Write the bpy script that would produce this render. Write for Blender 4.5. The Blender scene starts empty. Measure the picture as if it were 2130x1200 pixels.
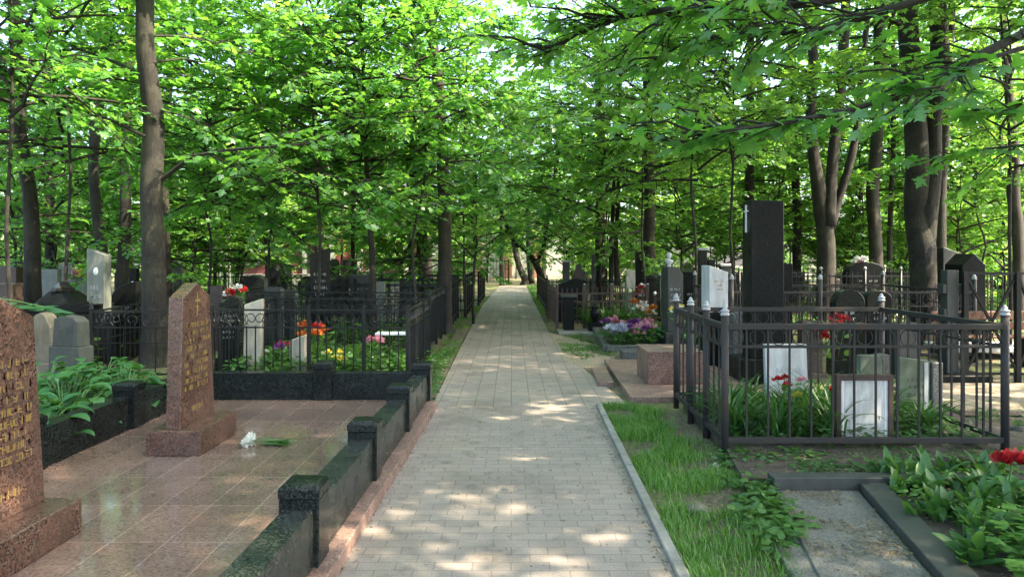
import bpy, bmesh, math, random
import numpy as np
from mathutils import Vector, Matrix, noise
R = math.radians
SC = bpy.context.scene
COL = SC.collection

# ------------------------------------------------------------------ camera, sky, sun, exposure
CAM_H, F = 1.6, 1500.0
cam_d = bpy.data.cameras.new('camera')
cam_d.sensor_width = 36.0
cam_d.lens = 36.0 * F / 2130.0
cam_d.shift_y = -64.0 / 2130.0
cam_d.clip_end = 600.0
cam = bpy.data.objects.new('camera', cam_d)
cam.location = (0, 0, CAM_H)
cam.rotation_euler = (R(90), 0, 0)
COL.objects.link(cam)
SC.camera = cam

SUN_DIR = Vector((0.80, -0.22, 0.95)).normalized()
world = bpy.data.worlds.new('World')
SC.world = world
world.use_nodes = True
wn = world.node_tree
bg = wn.nodes['Background']
sky = wn.nodes.new('ShaderNodeTexSky')
sky.sky_type = 'NISHITA'
sky.sun_disc = False
sky.sun_elevation = math.asin(SUN_DIR.z)
sky.sun_rotation = math.atan2(SUN_DIR.x, SUN_DIR.y)
sky.dust_density = 4.0
sky.ozone_density = 0.6
sky.air_density = 0.8
wn.links.new(sky.outputs[0], bg.inputs[0])
bg.inputs[1].default_value = 0.15
sl = bpy.data.lights.new('sun', 'SUN')
sl.energy = 3.2
sl.angle = R(0.5)
sl.color = (1.0, 0.84, 0.62)
sun = bpy.data.objects.new('sun', sl)
sun.rotation_euler = (-SUN_DIR).to_track_quat('-Z', 'Y').to_euler()
sun.location = (20, 10, 30)
COL.objects.link(sun)
SC.view_settings.view_transform = 'Standard'
SC.view_settings.look = 'None'
SC.view_settings.exposure = 2.95
SC.view_settings.gamma = 1.0
SC.cycles.max_bounces = 14
SC.cycles.diffuse_bounces = 12
SC.cycles.glossy_bounces = 2
SC.cycles.transmission_bounces = 12
SC.cycles.transparent_max_bounces = 4
SC.cycles.caustics_reflective = False
SC.cycles.caustics_refractive = False
SC.cycles.sample_clamp_indirect = 6.0
SC.cycles.use_denoising = True

# ------------------------------------------------------------------ helpers
def WX(px, Y): return (px - 1065.0) / F * Y
def HZ(py, Y): return CAM_H - (py - 536.0) / F * Y
def sub(a, b): return (a[0]-b[0], a[1]-b[1], a[2]-b[2])

class MB:
    """collects shapes, links them as one mesh object"""
    def __init__(s): s.v, s.f = [], []
    def add(s, v, f):
        n = len(s.v)
        s.v += [tuple(p) for p in v]
        s.f += [tuple(i + n for i in q) for q in f]
        return s
    def box(s, x0, x1, y0, y1, z0, z1):
        v = [(x0,y0,z0),(x1,y0,z0),(x1,y1,z0),(x0,y1,z0),(x0,y0,z1),(x1,y0,z1),(x1,y1,z1),(x0,y1,z1)]
        return s.add(v, [(3,2,1,0),(4,5,6,7),(0,1,5,4),(1,2,6,5),(2,3,7,6),(3,0,4,7)])
    def bar(s, a, b, w, h):
        """box from a to b, w across, h in the upright direction"""
        a, b = Vector(a), Vector(b)
        d = (b - a).normalized()
        up = Vector((0,0,1)) if abs(d.z) < 0.95 else Vector((0,1,0))
        r = d.cross(up).normalized()
        u = r.cross(d).normalized()
        v = []
        for p in (a, b):
            for i, j in ((-1,-1),(1,-1),(1,1),(-1,1)):
                v.append(p + r*(i*w/2) + u*(j*h/2))
        return s.add(v, [(0,1,2,3),(7,6,5,4),(1,0,4,5),(2,1,5,6),(3,2,6,7),(0,3,7,4)])
    def tube(s, pts, rad, n=8, cap=True):
        pts = [Vector(p) for p in pts]
        if not hasattr(rad, '__len__'): rad = [rad]*len(pts)
        v, f = [], []
        prev = None
        for i, p in enumerate(pts):
            t = (pts[min(i+1, len(pts)-1)] - pts[max(i-1, 0)]).normalized()
            if prev is None:
                ref = Vector((1,0,0)) if abs(t.x) < 0.9 else Vector((0,1,0))
                a = t.cross(ref).normalized()
            else:
                a = (prev - t*prev.dot(t)).normalized()
            prev = a
            b = t.cross(a)
            for k in range(n):
                th = 2*math.pi*k/n
                v.append(p + (a*math.cos(th) + b*math.sin(th))*rad[i])
        for i in range(len(pts)-1):
            for k in range(n):
                k2 = (k+1) % n
                f.append((i*n+k, i*n+k2, (i+1)*n+k2, (i+1)*n+k))
        if cap:
            f.append(tuple(reversed(range(n))))
            f.append(tuple((len(pts)-1)*n + k for k in range(n)))
        return s.add(v, f)
    def lathe(s, prof, n=14, c=(0,0,0)):
        v, f = [], []
        for r, z in prof:
            for k in range(n):
                th = 2*math.pi*k/n
                v.append((c[0]+r*math.cos(th), c[1]+r*math.sin(th), c[2]+z))
        for i in range(len(prof)-1):
            for k in range(n):
                k2 = (k+1) % n
                f.append((i*n+k, i*n+k2, (i+1)*n+k2, (i+1)*n+k))
        f.append(tuple(reversed(range(n))))
        f.append(tuple((len(prof)-1)*n + k for k in range(n)))
        return s.add(v, f)
    def prism(s, out, d0, d1, axis='y'):
        """outline (u, z) pushed out along y, or along x"""
        n = len(out)
        if axis == 'y':
            v = [(u, d0, z) for u, z in out] + [(u, d1, z) for u, z in out]
        elif axis == 'x':
            v = [(d1, u, z) for u, z in out] + [(d0, u, z) for u, z in out]
        else:
            v = [(u, w, d0) for u, w in out] + [(u, w, d1) for u, w in out]
            f = [tuple(reversed(range(n))), tuple(range(n, 2*n))]
            f += [(i, (i+1) % n, n+(i+1) % n, n+i) for i in range(n)]
            return s.add(v, f)
        f = [tuple(range(n)), tuple(reversed(range(n, 2*n)))]
        f += [((i+1) % n, i, n+i, n+(i+1) % n) for i in range(n)]
        return s.add(v, f)
    def ring(s, c, rad, r, n=20, m=5):
        """ring standing in the x-z plane"""
        v, f = [], []
        for i in range(n):
            a = 2*math.pi*i/n
            for k in range(m):
                b = 2*math.pi*k/m
                q = rad + r*math.cos(b)
                v.append((c[0]+q*math.cos(a), c[1]+r*math.sin(b), c[2]+q*math.sin(a)))
        for i in range(n):
            for k in range(m):
                i2, k2 = (i+1) % n, (k+1) % m
                f.append((i*m+k, i*m+k2, i2*m+k2, i2*m+k))
        return s.add(v, f)
    def mesh(s, name, m, bev=0, smooth=False, seg=1):
        me = bpy.data.meshes.new(name)
        me.from_pydata(s.v, [], s.f)
        bm = bmesh.new(); bm.from_mesh(me)
        bmesh.ops.recalc_face_normals(bm, faces=bm.faces)
        if bev:
            ed = [e for e in bm.edges if len(e.link_faces) == 2 and e.calc_face_angle(0) > 0.45]
            bmesh.ops.bevel(bm, geom=ed, offset=bev, segments=seg, affect='EDGES', profile=0.5, clamp_overlap=True)
        bm.to_mesh(me); bm.free()
        if smooth:
            me.polygons.foreach_set('use_smooth', [True]*len(me.polygons))
        if m: me.materials.append(m)
        return me
    def build(s, name, m, parent=None, bev=0, smooth=False, seg=1, world=True):
        if parent is not None and world:
            l = parent.location
            s.v = [sub(p, l) for p in s.v]
        return obj(name, s.mesh(name, m, bev, smooth, seg), parent)

def obj(name, me, parent=None, loc=(0,0,0), rz=0):
    o = bpy.data.objects.new(name, me)
    COL.objects.link(o)
    o.location = loc
    o.rotation_euler = (0, 0, rz)
    if parent is not None: o.parent = parent
    return o
def tag(o, label, cat, group=None):
    o['label'] = label; o['category'] = cat
    if group: o['group'] = group
    return o
def thing(name, label, cat, loc=(0,0,0), rz=0, group=None):
    o = obj(name, None, None, loc, rz)
    o.empty_display_size = 0.2
    return tag(o, label, cat, group)
def struct(o): o['kind'] = 'structure'; return o
def stuff(o, label=None, cat=None):
    o['kind'] = 'stuff'
    if label: tag(o, label, cat)
    return o
def copy_tree(o, parent=None):
    c = o.copy(); COL.objects.link(c)
    if parent is not None: c.parent = parent
    for ch in list(o.children): copy_tree(ch, c)
    return c

# ------------------------------------------------------------------ materials
def mat(name, rough=0.6, col=(0.5,0.5,0.5), metal=0.0, spec=0.5):
    m = bpy.data.materials.new(name); m.use_nodes = True
    nt = m.node_tree; b = nt.nodes['Principled BSDF']
    b.inputs['Base Color'].default_value = (*col, 1)
    b.inputs['Roughness'].default_value = rough
    b.inputs['Metallic'].default_value = metal
    b.inputs['Specular IOR Level'].default_value = spec
    return m, nt, b
def nd(nt, t, **k):
    n = nt.nodes.new('ShaderNode'+t)
    for a, v in k.items():
        if a in n.inputs: n.inputs[a].default_value = v
        else: setattr(n, a, v)
    return n
def coords(nt, scale=(1,1,1), kind='Object', rot=(0,0,0)):
    tc = nd(nt, 'TexCoord'); mp = nd(nt, 'Mapping')
    mp.inputs['Scale'].default_value = scale
    mp.inputs['Rotation'].default_value = rot
    nt.links.new(tc.outputs[kind], mp.inputs[0])
    return mp.outputs[0]
def ramp(nt, fac, stops, interp='LINEAR'):
    r = nd(nt, 'ValToRGB'); cr = r.color_ramp; cr.interpolation = interp
    while len(cr.elements) < len(stops): cr.elements.new(0.5)
    for e, (p, c) in zip(cr.elements, stops):
        e.position = p; e.color = (*c, 1) if len(c) == 3 else c
    nt.links.new(fac, r.inputs[0])
    return r.outputs[0]
def mix(nt, fac, a, b, mode='MIX'):
    n = nd(nt, 'Mix', data_type='RGBA', blend_type=mode)
    for i, x in ((0, fac), (6, a), (7, b)):
        if isinstance(x, (int, float)): n.inputs[i].default_value = x
        elif isinstance(x, tuple): n.inputs[i].default_value = (*x, 1)
        else: nt.links.new(x, n.inputs[i])
    return n.outputs[2]
def noise_tex(nt, vec, scale, detail=4, rough=0.55):
    n = nd(nt, 'TexNoise'); n.inputs['Scale'].default_value = scale
    n.inputs['Detail'].default_value = detail; n.inputs['Roughness'].default_value = rough
    nt.links.new(vec, n.inputs['Vector'])
    return n.outputs[0]
def bump(nt, b, h, strength=0.3, dist=0.01):
    n = nd(nt, 'Bump'); n.inputs['Strength'].default_value = strength; n.inputs['Distance'].default_value = dist
    nt.links.new(h, n.inputs['Height']); nt.links.new(n.outputs[0], b.inputs['Normal'])
BW = lambda v: (v, v, v)

def granite(name, cols, scale=95, rough=0.15, dull=0.25, big=None):
    """cols: four speckle colours"""
    m, nt, b = mat(name, rough)
    c = coords(nt)
    v = nd(nt, 'TexVoronoi'); v.inputs['Scale'].default_value = scale
    nt.links.new(c, v.inputs['Vector'])
    s = nd(nt, 'SeparateColor'); nt.links.new(v.outputs['Color'], s.inputs[0])
    n = len(cols)
    b.inputs['Specular IOR Level'].default_value = .13 if max(cols[0]) < .03 else .5
    base = ramp(nt, s.outputs[0], [(i/n, k) for i, k in enumerate(cols)], 'CONSTANT')
    nz = noise_tex(nt, c, 3.0, 5)
    tone = ramp(nt, nz, [(0.3, BW(0.72)), (0.7, BW(1.12))])
    nt.links.new(mix(nt, 1.0, base, tone, 'MULTIPLY'), b.inputs['Base Color'])
    nt.links.new(ramp(nt, noise_tex(nt, c, 7, 5), [(0.35, BW(rough)), (0.75, BW(rough+dull))]), b.inputs['Roughness'])
    return m
M = {}
M['red_granite'] = granite('red_granite', [(.122,.062,.042),(.085,.043,.031),(.032,.023,.02),(.165,.10,.076),(.105,.053,.037),(.14,.09,.072),(.11,.058,.041),(.04,.028,.024)], 120, .2)
M['red_granite_rough'] = granite('red_granite_dull', [(.24,.15,.12),(.19,.12,.095),(.14,.09,.075),(.29,.20,.165)], 85, .35)
M['pink_granite'] = granite('pink_granite', [(.19,.11,.088),(.13,.075,.06),(.08,.05,.043),(.23,.15,.125)], 120, .3)
M['dark_granite'] = granite('dark_granite', [(.010,.013,.012),(.015,.019,.018),(.005,.007,.007),(.026,.031,.029)], 120, .12)
M['green_granite'] = granite('green_granite', [(.020,.024,.022),(.029,.035,.032),(.012,.015,.014),(.05,.058,.053)], 120, .12, .3)
M['black_granite'] = granite('black_granite', [(.005,.0065,.006),(.008,.0095,.009),(.003,.0035,.0035),(.014,.016,.015)], 130, .3)
M['grey_granite'] = granite('grey_granite', [(.10,.105,.10),(.065,.07,.066),(.035,.038,.037),(.15,.155,.15)], 130, .4)
M['ledger_granite'] = granite('ledger_granite', [(.135,.135,.125),(.10,.10,.093),(.165,.165,.152),(.07,.07,.066)], 150, .5)
M['brown_granite'] = granite('brown_granite', [(.05,.035,.03),(.035,.025,.022),(.02,.016,.015),(.07,.05,.042)], 120, .3)

def marble(name, c0, c1, c2, rough=0.5, streak=(6,6,1.2)):
    m, nt, b = mat(name, rough)
    c = coords(nt)
    a = ramp(nt, noise_tex(nt, c, 2.2, 8, .65), [(0.3, c0), (0.55, c1), (0.8, c2)])
    st = ramp(nt, noise_tex(nt, coords(nt, streak), 2.0, 6, .7), [(0.35, BW(.55)), (0.62, BW(1.05))])
    nt.links.new(mix(nt, 0.7, a, st, 'MULTIPLY'), b.inputs['Base Color'])
    bump(nt, b, noise_tex(nt, c, 40, 6), .15, .004)
    return m
M['white_marble'] = marble('white_marble', (.42,.435,.44), (.52,.54,.55), (.6,.615,.625), .35)
M['dirty_marble'] = marble('dirty_marble', (.30,.31,.28), (.55,.56,.54), (.68,.69,.68), .5, (14,14,2.5))
M['grey_marble'] = marble('grey_marble', (.095,.11,.095), (.15,.17,.15), (.21,.23,.21), .55)
M['worn_stone'] = marble('worn_stone', (.035,.04,.032), (.065,.072,.06), (.10,.11,.09), .8)
M['mossy_stone'] = marble('mossy_stone', (.07,.095,.06), (.13,.165,.115), (.20,.235,.185), .8)
M['pale_stone'] = marble('pale_stone', (.09,.085,.06), (.15,.14,.105), (.21,.20,.155), .8)
M['cream_stone'] = marble('cream_stone', (.26,.245,.19), (.36,.345,.285), (.44,.425,.36), .7)
M['slate_stone'] = marble('slate_stone', (.022,.026,.023), (.038,.043,.039), (.062,.068,.062), .6)
M['concrete'] = marble('concrete', (.17,.165,.145), (.25,.245,.22), (.31,.305,.28), .85, (3,3,3))

def paint(name, col, rust=(.10,.05,.03), amt=0.5, rough=0.45, scale=9):
    m, nt, b = mat(name, rough)
    c = coords(nt, (1,1,.6))
    f = ramp(nt, noise_tex(nt, c, scale, 7, .7), [(amt, BW(0)), (amt+.14, BW(1))])
    nt.links.new(mix(nt, f, col, rust), b.inputs['Base Color'])
    if max(col) < .05: b.inputs['Specular IOR Level'].default_value = .25
    nt.links.new(ramp(nt, f, [(0, BW(rough)), (1, BW(.85))]), b.inputs['Roughness'])
    bump(nt, b, noise_tex(nt, c, 90, 4), .25, .002)
    return m
M['iron'] = paint('iron', (.010,.0115,.012), (.04,.025,.017), .62, .4)
M['old_iron'] = paint('old_iron', (.030,.031,.032), (.060,.036,.026), .50, .5)
M['rusty_iron'] = paint('rusty_iron', (.026,.026,.025), (.055,.034,.025), .54, .6)
M['brown_iron'] = paint('brown_iron', (.05,.03,.022), (.03,.02,.016), .5, .5)
M['cap_paint'] = paint('cap_paint', (.33,.34,.35), (.12,.10,.085), .6, .5, 20)
M['white_paint'] = paint('white_paint', (.72,.72,.72), (.4,.38,.34), .66, .5)
M['gold'], _, _ = mat('gold_paint', .4, (.29,.20,.065), .15)
M['grey_letter'], _, _ = mat('grey_letter', .6, (.30,.31,.31))
M['white_enamel'], _, _ = mat('white_enamel', .3, (.75,.75,.74))
M['wood'] = paint('bench_wood', (.16,.07,.035), (.09,.045,.025), .45, .5)

def simple(name, c0, c1, scale=6, rough=0.7, bs=.2):
    m, nt, b = mat(name, rough)
    c = coords(nt)
    nt.links.new(ramp(nt, noise_tex(nt, c, scale, 5), [(0.35, c0), (0.65, c1)]), b.inputs['Base Color'])
    bump(nt, b, noise_tex(nt, c, scale*8, 4), bs, .004)
    return m
M['red_wall'] = simple('red_wall', (.13,.035,.032), (.17,.05,.045), 1.5)
M['white_wall'] = simple('white_wall', (.34,.335,.32), (.42,.415,.40), 2)
M['brick_wall'] = simple('brick_wall', (.30,.13,.08), (.40,.20,.13), 3)
M['roof'] = simple('roof_sheet', (.14,.05,.045), (.2,.08,.07), 2)
M['glass'], _, _ = mat('window_glass', .08, (.03,.035,.04))
M['soil'] = simple('soil', (.028,.022,.016), (.075,.06,.044), 7, .95, .8)
M['pebble'] = simple('pebble', (.36,.34,.30), (.5,.48,.44), 9, .85)

# bark
def bark(name, c0, c1, c2):
    m, nt, b = mat(name, .9)
    c = coords(nt, (1,1,.3))
    n = noise_tex(nt, c, 38, 8, .75)
    base = ramp(nt, n, [(0.32, c0), (0.52, c1), (0.72, c2)])
    mo = ramp(nt, noise_tex(nt, coords(nt), 1.7, 5), [(0.48, BW(0)), (0.68, BW(.5))])
    lich = ramp(nt, noise_tex(nt, coords(nt), 9, 7, .7), [(.55, BW(0)), (.68, BW(.6))])
    ring = ramp(nt, noise_tex(nt, coords(nt, (.25,.25,2.2)), 2.2, 4), [(.36, BW(.45)), (.46, BW(1))])
    base = mix(nt, 1, mix(nt, lich, base, tuple(k*1.5 for k in c2)), ring, 'MULTIPLY')
    nt.links.new(mix(nt, mo, base, (.06,.065,.035)), b.inputs['Base Color'])
    bump(nt, b, n, .9, .03)
    return m
M['bark'] = bark('bark', (.006,.0055,.005), (.017,.0145,.012), (.038,.034,.029))
M['bark_dark'] = bark('bark_dark', (.008,.007,.006), (.022,.018,.015), (.045,.038,.032))

# leaves: light passes through them
def leaf(name, d0, d1, t0, t1, gloss=.06, trans=.5, rough=.42):
    m = bpy.data.materials.new(name); m.use_nodes = True
    nt = m.node_tree; nt.nodes.remove(nt.nodes['Principled BSDF'])
    out = nt.nodes['Material Output']
    g = nd(nt, 'NewGeometry')
    oi = nd(nt, 'ObjectInfo')
    ad = nd(nt, 'Math', operation='ADD'); nt.links.new(g.outputs['Random Per Island'], ad.inputs[0])
    ml = nd(nt, 'Math', operation='MULTIPLY'); nt.links.new(oi.outputs['Random'], ml.inputs[0]); ml.inputs[1].default_value = .6
    nt.links.new(ml.outputs[0], ad.inputs[1])
    dv = nd(nt, 'Math', operation='DIVIDE'); nt.links.new(ad.outputs[0], dv.inputs[0]); dv.inputs[1].default_value = 1.6
    di = nd(nt, 'BsdfDiffuse'); tr = nd(nt, 'BsdfTranslucent'); gl = nd(nt, 'BsdfGlossy', Roughness=rough)
    gl.inputs[0].default_value = (.85,.95,.85,1)
    nt.links.new(ramp(nt, dv.outputs[0], [(.15, d0), (.85, d1)]), di.inputs[0])
    nt.links.new(ramp(nt, dv.outputs[0], [(.15, t0), (.85, t1)]), tr.inputs[0])
    m1 = nd(nt, 'MixShader'); m1.inputs[0].default_value = trans
    nt.links.new(di.outputs[0], m1.inputs[1]); nt.links.new(tr.outputs[0], m1.inputs[2])
    m2 = nd(nt, 'MixShader'); m2.inputs[0].default_value = gloss
    nt.links.new(m1.outputs[0], m2.inputs[1]); nt.links.new(gl.outputs[0], m2.inputs[2])
    nt.links.new(m2.outputs[0], out.inputs[0])
    return m
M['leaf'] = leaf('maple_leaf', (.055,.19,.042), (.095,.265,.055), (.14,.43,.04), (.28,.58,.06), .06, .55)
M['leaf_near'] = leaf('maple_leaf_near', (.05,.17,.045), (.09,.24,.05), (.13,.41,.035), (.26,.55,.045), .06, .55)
M['leaf_bright'] = leaf('sun_tinted_leaf', (.085,.24,.05), (.14,.31,.06), (.22,.51,.05), (.38,.64,.08), .05, .55)  # maple leaf made lighter and yellower, sunlight put into its colour
M['grass'] = leaf('grass_blade', (.045,.15,.016), (.11,.245,.03), (.10,.29,.018), (.19,.40,.035), .05, .42)
M['hosta'] = leaf('hosta_leaf', (.03,.115,.035), (.055,.165,.045), (.07,.21,.025), (.12,.27,.035), .07, .3, .4)
M['lily_leaf'] = leaf('lily_leaf', (.026,.09,.022), (.055,.15,.035), (.07,.19,.022), (.13,.28,.035), .04, .35, .45)
M['pale_leaf'] = leaf('pale_leaf', (.08,.20,.035), (.12,.26,.05), (.16,.34,.03), (.25,.43,.05), .05, .4)
M['cover_leaf'] = leaf('cover_leaf', (.035,.11,.022), (.08,.18,.035), (.08,.22,.02), (.16,.31,.04), .06, .4)
M['dry_leaf'] = leaf('dry_leaf', (.10,.078,.048), (.28,.235,.155), (.08,.06,.03), (.16,.13,.08), .02, .2)
M['stem'], _, _ = mat('stem', .6, (.07,.16,.04))
def petal(name, c0, c1): M[name] = leaf(name, c0, c1, c0, c1, .03, .35)
petal('red_petal', (.32,.012,.018), (.48,.03,.035))
petal('orange_petal', (.50,.10,.015), (.62,.19,.03))
petal('pink_petal', (.50,.16,.24), (.65,.35,.40))
petal('white_petal', (.70,.72,.66), (.80,.82,.78))
petal('purple_petal', (.17,.04,.20), (.27,.08,.28))
petal('yellow_petal', (.62,.48,.03), (.72,.58,.08))
petal('lilac_petal', (.34,.34,.46), (.5,.5,.6))

# ground
m, nt, b = mat('ground', .95)
c = coords(nt)
big = noise_tex(nt, c, .55, 6, .6)
fine = noise_tex(nt, c, 26, 8, .75)
soil = ramp(nt, fine, [(.3, (.05,.038,.026)), (.5, (.12,.095,.065)), (.7, (.24,.20,.14))])
moss = ramp(nt, fine, [(.3, (.035,.05,.014)), (.55, (.10,.125,.035)), (.75, (.20,.20,.085))])
nt.links.new(mix(nt, ramp(nt, big, [(.42, BW(0)), (.58, BW(1))]), soil, moss), b.inputs['Base Color'])
bump(nt, b, fine, .9, .03)
M['ground'] = m
# sandy bare earth
m, nt, b = mat('bare_earth', .95)
c = coords(nt)
fine = noise_tex(nt, c, 30, 8, .75)
nt.links.new(ramp(nt, fine, [(.3, (.12,.09,.06)), (.5, (.27,.215,.15)), (.7, (.40,.33,.24))]), b.inputs['Base Color'])
bump(nt, b, fine, .7, .02)
M['earth'] = m

def pavers(name, bw, rh, swap, cA, cB, mort, msize):
    m, nt, b = mat(name, .85)
    c = coords(nt)
    vec = c
    if swap: vec = coords(nt, (1,1,1), 'Object', (0,0,R(90)))
    br = nd(nt, 'TexBrick'); br.offset = .5; br.squash = 1
    br.inputs['Scale'].default_value = 1; br.inputs['Brick Width'].default_value = bw; br.inputs['Row Height'].default_value = rh
    br.inputs['Mortar Size'].default_value = msize; br.inputs['Mortar Smooth'].default_value = .3; br.inputs['Bias'].default_value = 0
    br.inputs['Color1'].default_value = (*cA, 1); br.inputs['Color2'].default_value = (*cB, 1); br.inputs['Mortar'].default_value = (*mort, 1)
    # wobble so no joint runs dead straight
    wob = nd(nt, 'TexNoise'); wob.inputs['Scale'].default_value = 5
    nt.links.new(c, wob.inputs['Vector'])
    va = nd(nt, 'VectorMath', operation='MULTIPLY_ADD'); va.inputs[1].default_value = (.012,.012,0)
    nt.links.new(wob.outputs['Color'], va.inputs[0]); nt.links.new(vec, va.inputs[2])
    nt.links.new(va.outputs[0], br.inputs['Vector'])
    grit = ramp(nt, noise_tex(nt, c, 90, 5, .8), [(.30, BW(.38)), (.42, BW(.9)), (.55, BW(1.02)), (.72, BW(1.5))])
    pat = ramp(nt, noise_tex(nt, c, 1.1, 6, .6), [(.3, (.72,.70,.66)), (.5, (1,1,1)), (.7, (1.08,1.05,.98))])
    stain = ramp(nt, noise_tex(nt, c, 5, 6, .7), [(.30, BW(.62)), (.46, BW(1))])
    k = mix(nt, 1, mix(nt, 1, mix(nt, 1, br.outputs[0], grit, 'MULTIPLY'), pat, 'MULTIPLY'), stain, 'MULTIPLY')
    # the seams hold dirt and moss in places
    nt.links.new(k, b.inputs['Base Color'])
    inv = nd(nt, 'Math', operation='MULTIPLY_ADD'); nt.links.new(br.outputs[1], inv.inputs[0]); inv.inputs[1].default_value = -1; inv.inputs[2].default_value = 1
    ad = nd(nt, 'Math', operation='MULTIPLY_ADD'); nt.links.new(noise_tex(nt, c, 90, 5, .8), ad.inputs[0]); ad.inputs[1].default_value = .35; nt.links.new(inv.outputs[0], ad.inputs[2])
    bump(nt, b, ad.outputs[0], .6, .006)
    return m
M['pavers'] = pavers('brick_pavers', .2, .1, False, (.265,.228,.197), (.230,.20,.174), (.175,.153,.131), .004)
M['long_pavers'] = pavers('long_pavers', .1, .20, True, (.265,.228,.195), (.23,.20,.172), (.135,.120,.085), .0055)

# polished granite tiles
m, nt, b = mat('granite_tiles', .1)
c = coords(nt)
br = nd(nt, 'TexBrick'); br.offset = 0; br.squash = 1
for k, v in (('Scale',1),('Brick Width',.30),('Row Height',.57),('Mortar Size',.004),('Bias',0)): br.inputs[k].default_value = v
br.inputs['Color1'].default_value = (.82,.82,.82,1); br.inputs['Color2'].default_value = (1.12,1.08,1.04,1); br.inputs['Mortar'].default_value = (1.6,1.6,1.6,1)
nt.links.new(c, br.inputs['Vector'])
v = nd(nt, 'TexVoronoi'); v.inputs['Scale'].default_value = 80; nt.links.new(c, v.inputs['Vector'])
s = nd(nt, 'SeparateColor'); nt.links.new(v.outputs['Color'], s.inputs[0])
sp = ramp(nt, s.outputs[0], [(0,(.18,.122,.100)),(.3,(.16,.108,.088)),(.5,(.195,.138,.113)),(.72,(.125,.088,.073)),(.85,(.205,.15,.125))], 'CONSTANT')
tone = ramp(nt, noise_tex(nt, c, 2.3, 6), [(.3, BW(.75)), (.7, BW(1.15))])
nt.links.new(mix(nt, 1, mix(nt, 1, sp, br.outputs[0], 'MULTIPLY'), tone, 'MULTIPLY'), b.inputs['Base Color'])
nt.links.new(ramp(nt, noise_tex(nt, c, 4, 6), [(.3, BW(.03)), (.5, BW(.08)), (.72, BW(.24))]), b.inputs['Roughness'])
b.inputs['Specular IOR Level'].default_value = .38
M['tiles'] = m

# ------------------------------------------------------------------ leaf meshes
def half_leaf(out):
    """right half outline from base to tip -> template of two folded halves"""
    n = len(out)
    v = [(x, y) for x, y in out] + [(-x, y) for x, y in out[1:-1]]
    f1 = list(range(n))
    f2 = [0] + [n + i for i in range(n-2)] + [n-1]
    f2 = list(reversed(f2))
    z = [-.22*abs(x) - .16*y*y for x, y in v]
    return np.array([(x, y, q) for (x, y), q in zip(v, z)], np.float32), [f1, f2]
MAPLE = half_leaf([(0,0),(.30,-.12),(.26,.10),(.60,.36),(.24,.46),(.27,.64),(0,1.0)])
MAPLE_HI = half_leaf([(0,0),(.13,-.04),(.36,-.16),(.31,.0),(.43,.08),(.33,.15),(.52,.26),(.70,.42),(.47,.42),(.45,.52),(.23,.43),(.20,.52),(.35,.68),(.19,.72),(.13,.84),(0,1.08)])
OVAL = half_leaf([(0,0),(.24,.15),(.33,.42),(.22,.74),(0,1)])
SLIM = half_leaf([(0,0),(.10,.2),(.13,.5),(.08,.8),(0,1)])

def leaf_mesh(name, tpl, pos, fwd, nrm, size, m):
    T, faces = tpl
    pos = np.asarray(pos, np.float32); fwd = np.asarray(fwd, np.float32); nrm = np.asarray(nrm, np.float32)
    size = np.asarray(size, np.float32)
    fwd /= np.linalg.norm(fwd, axis=1, keepdims=True) + 1e-9
    r = np.cross(fwd, nrm); r /= np.linalg.norm(r, axis=1, keepdims=True) + 1e-9
    u = np.cross(r, fwd)
    n, k = len(pos), len(T)
    V = pos[:, None] + size[:, None, None]*(T[None, :, 0:1]*r[:, None] + T[None, :, 1:2]*fwd[:, None] + T[None, :, 2:3]*u[:, None])
    me = bpy.data.meshes.new(name)
    me.vertices.add(n*k); me.vertices.foreach_set('co', V.reshape(-1))
    per = sum(len(f) for f in faces)
    idx = np.concatenate([np.array(f) for f in faces])
    L = (np.arange(n)[:, None]*k + idx[None]).reshape(-1)
    me.loops.add(n*per); me.loops.foreach_set('vertex_index', L.astype(np.int32))
    st, a = [], 0
    for f in faces: st.append(a); a += len(f)
    S = (np.arange(n)[:, None]*per + np.array(st)[None]).reshape(-1)
    me.polygons.add(n*len(faces)); me.polygons.foreach_set('loop_start', S.astype(np.int32))
    me.update(calc_edges=True); me.validate()
    me.materials.append(m)
    return me
# ------------------------------------------------------------------ the ground, paths, kerb
rnd = random.Random(7)
def ground_z(x, y):
    z = -.035 + .05*noise.noise((x*.6, y*.6, 0)) + .02*noise.noise((x*2.1, y*2.1, 3))
    e = max(0, abs(x) - 1.2)
    z += min(.05, e*.05)
    if x < 1.32 and x > -1.0: z = min(z, -.014)
    if -3.5 < x < -.8 and y < 8: z = min(z, -.03)
    if x > .9 and x < 1.5 and y < 7.9: z = min(z, .0)
    return max(min(z, .05), -.06)
xs = sorted(set([-120,-80,-50,-35,-25,-18,-14] + [round(-11+i*.25, 3) for i in range(100)] + [15,18,25,35,50,80,120]))
ys = sorted(set([-60,-30,-15,-6,0] + [round(2+i*.25, 3) for i in range(90)] + [26,28,30,33,37,42,48,55,65,80,100,140]))
mb = MB()
mb.v = [(x, y, ground_z(x, y)) for y in ys for x in xs]
nx = len(xs)
mb.f = [(j*nx+i, j*nx+i+1, (j+1)*nx+i+1, (j+1)*nx+i) for j in range(len(ys)-1) for i in range(nx-1)]
struct(mb.build('ground', M['ground'], smooth=True))

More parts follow.
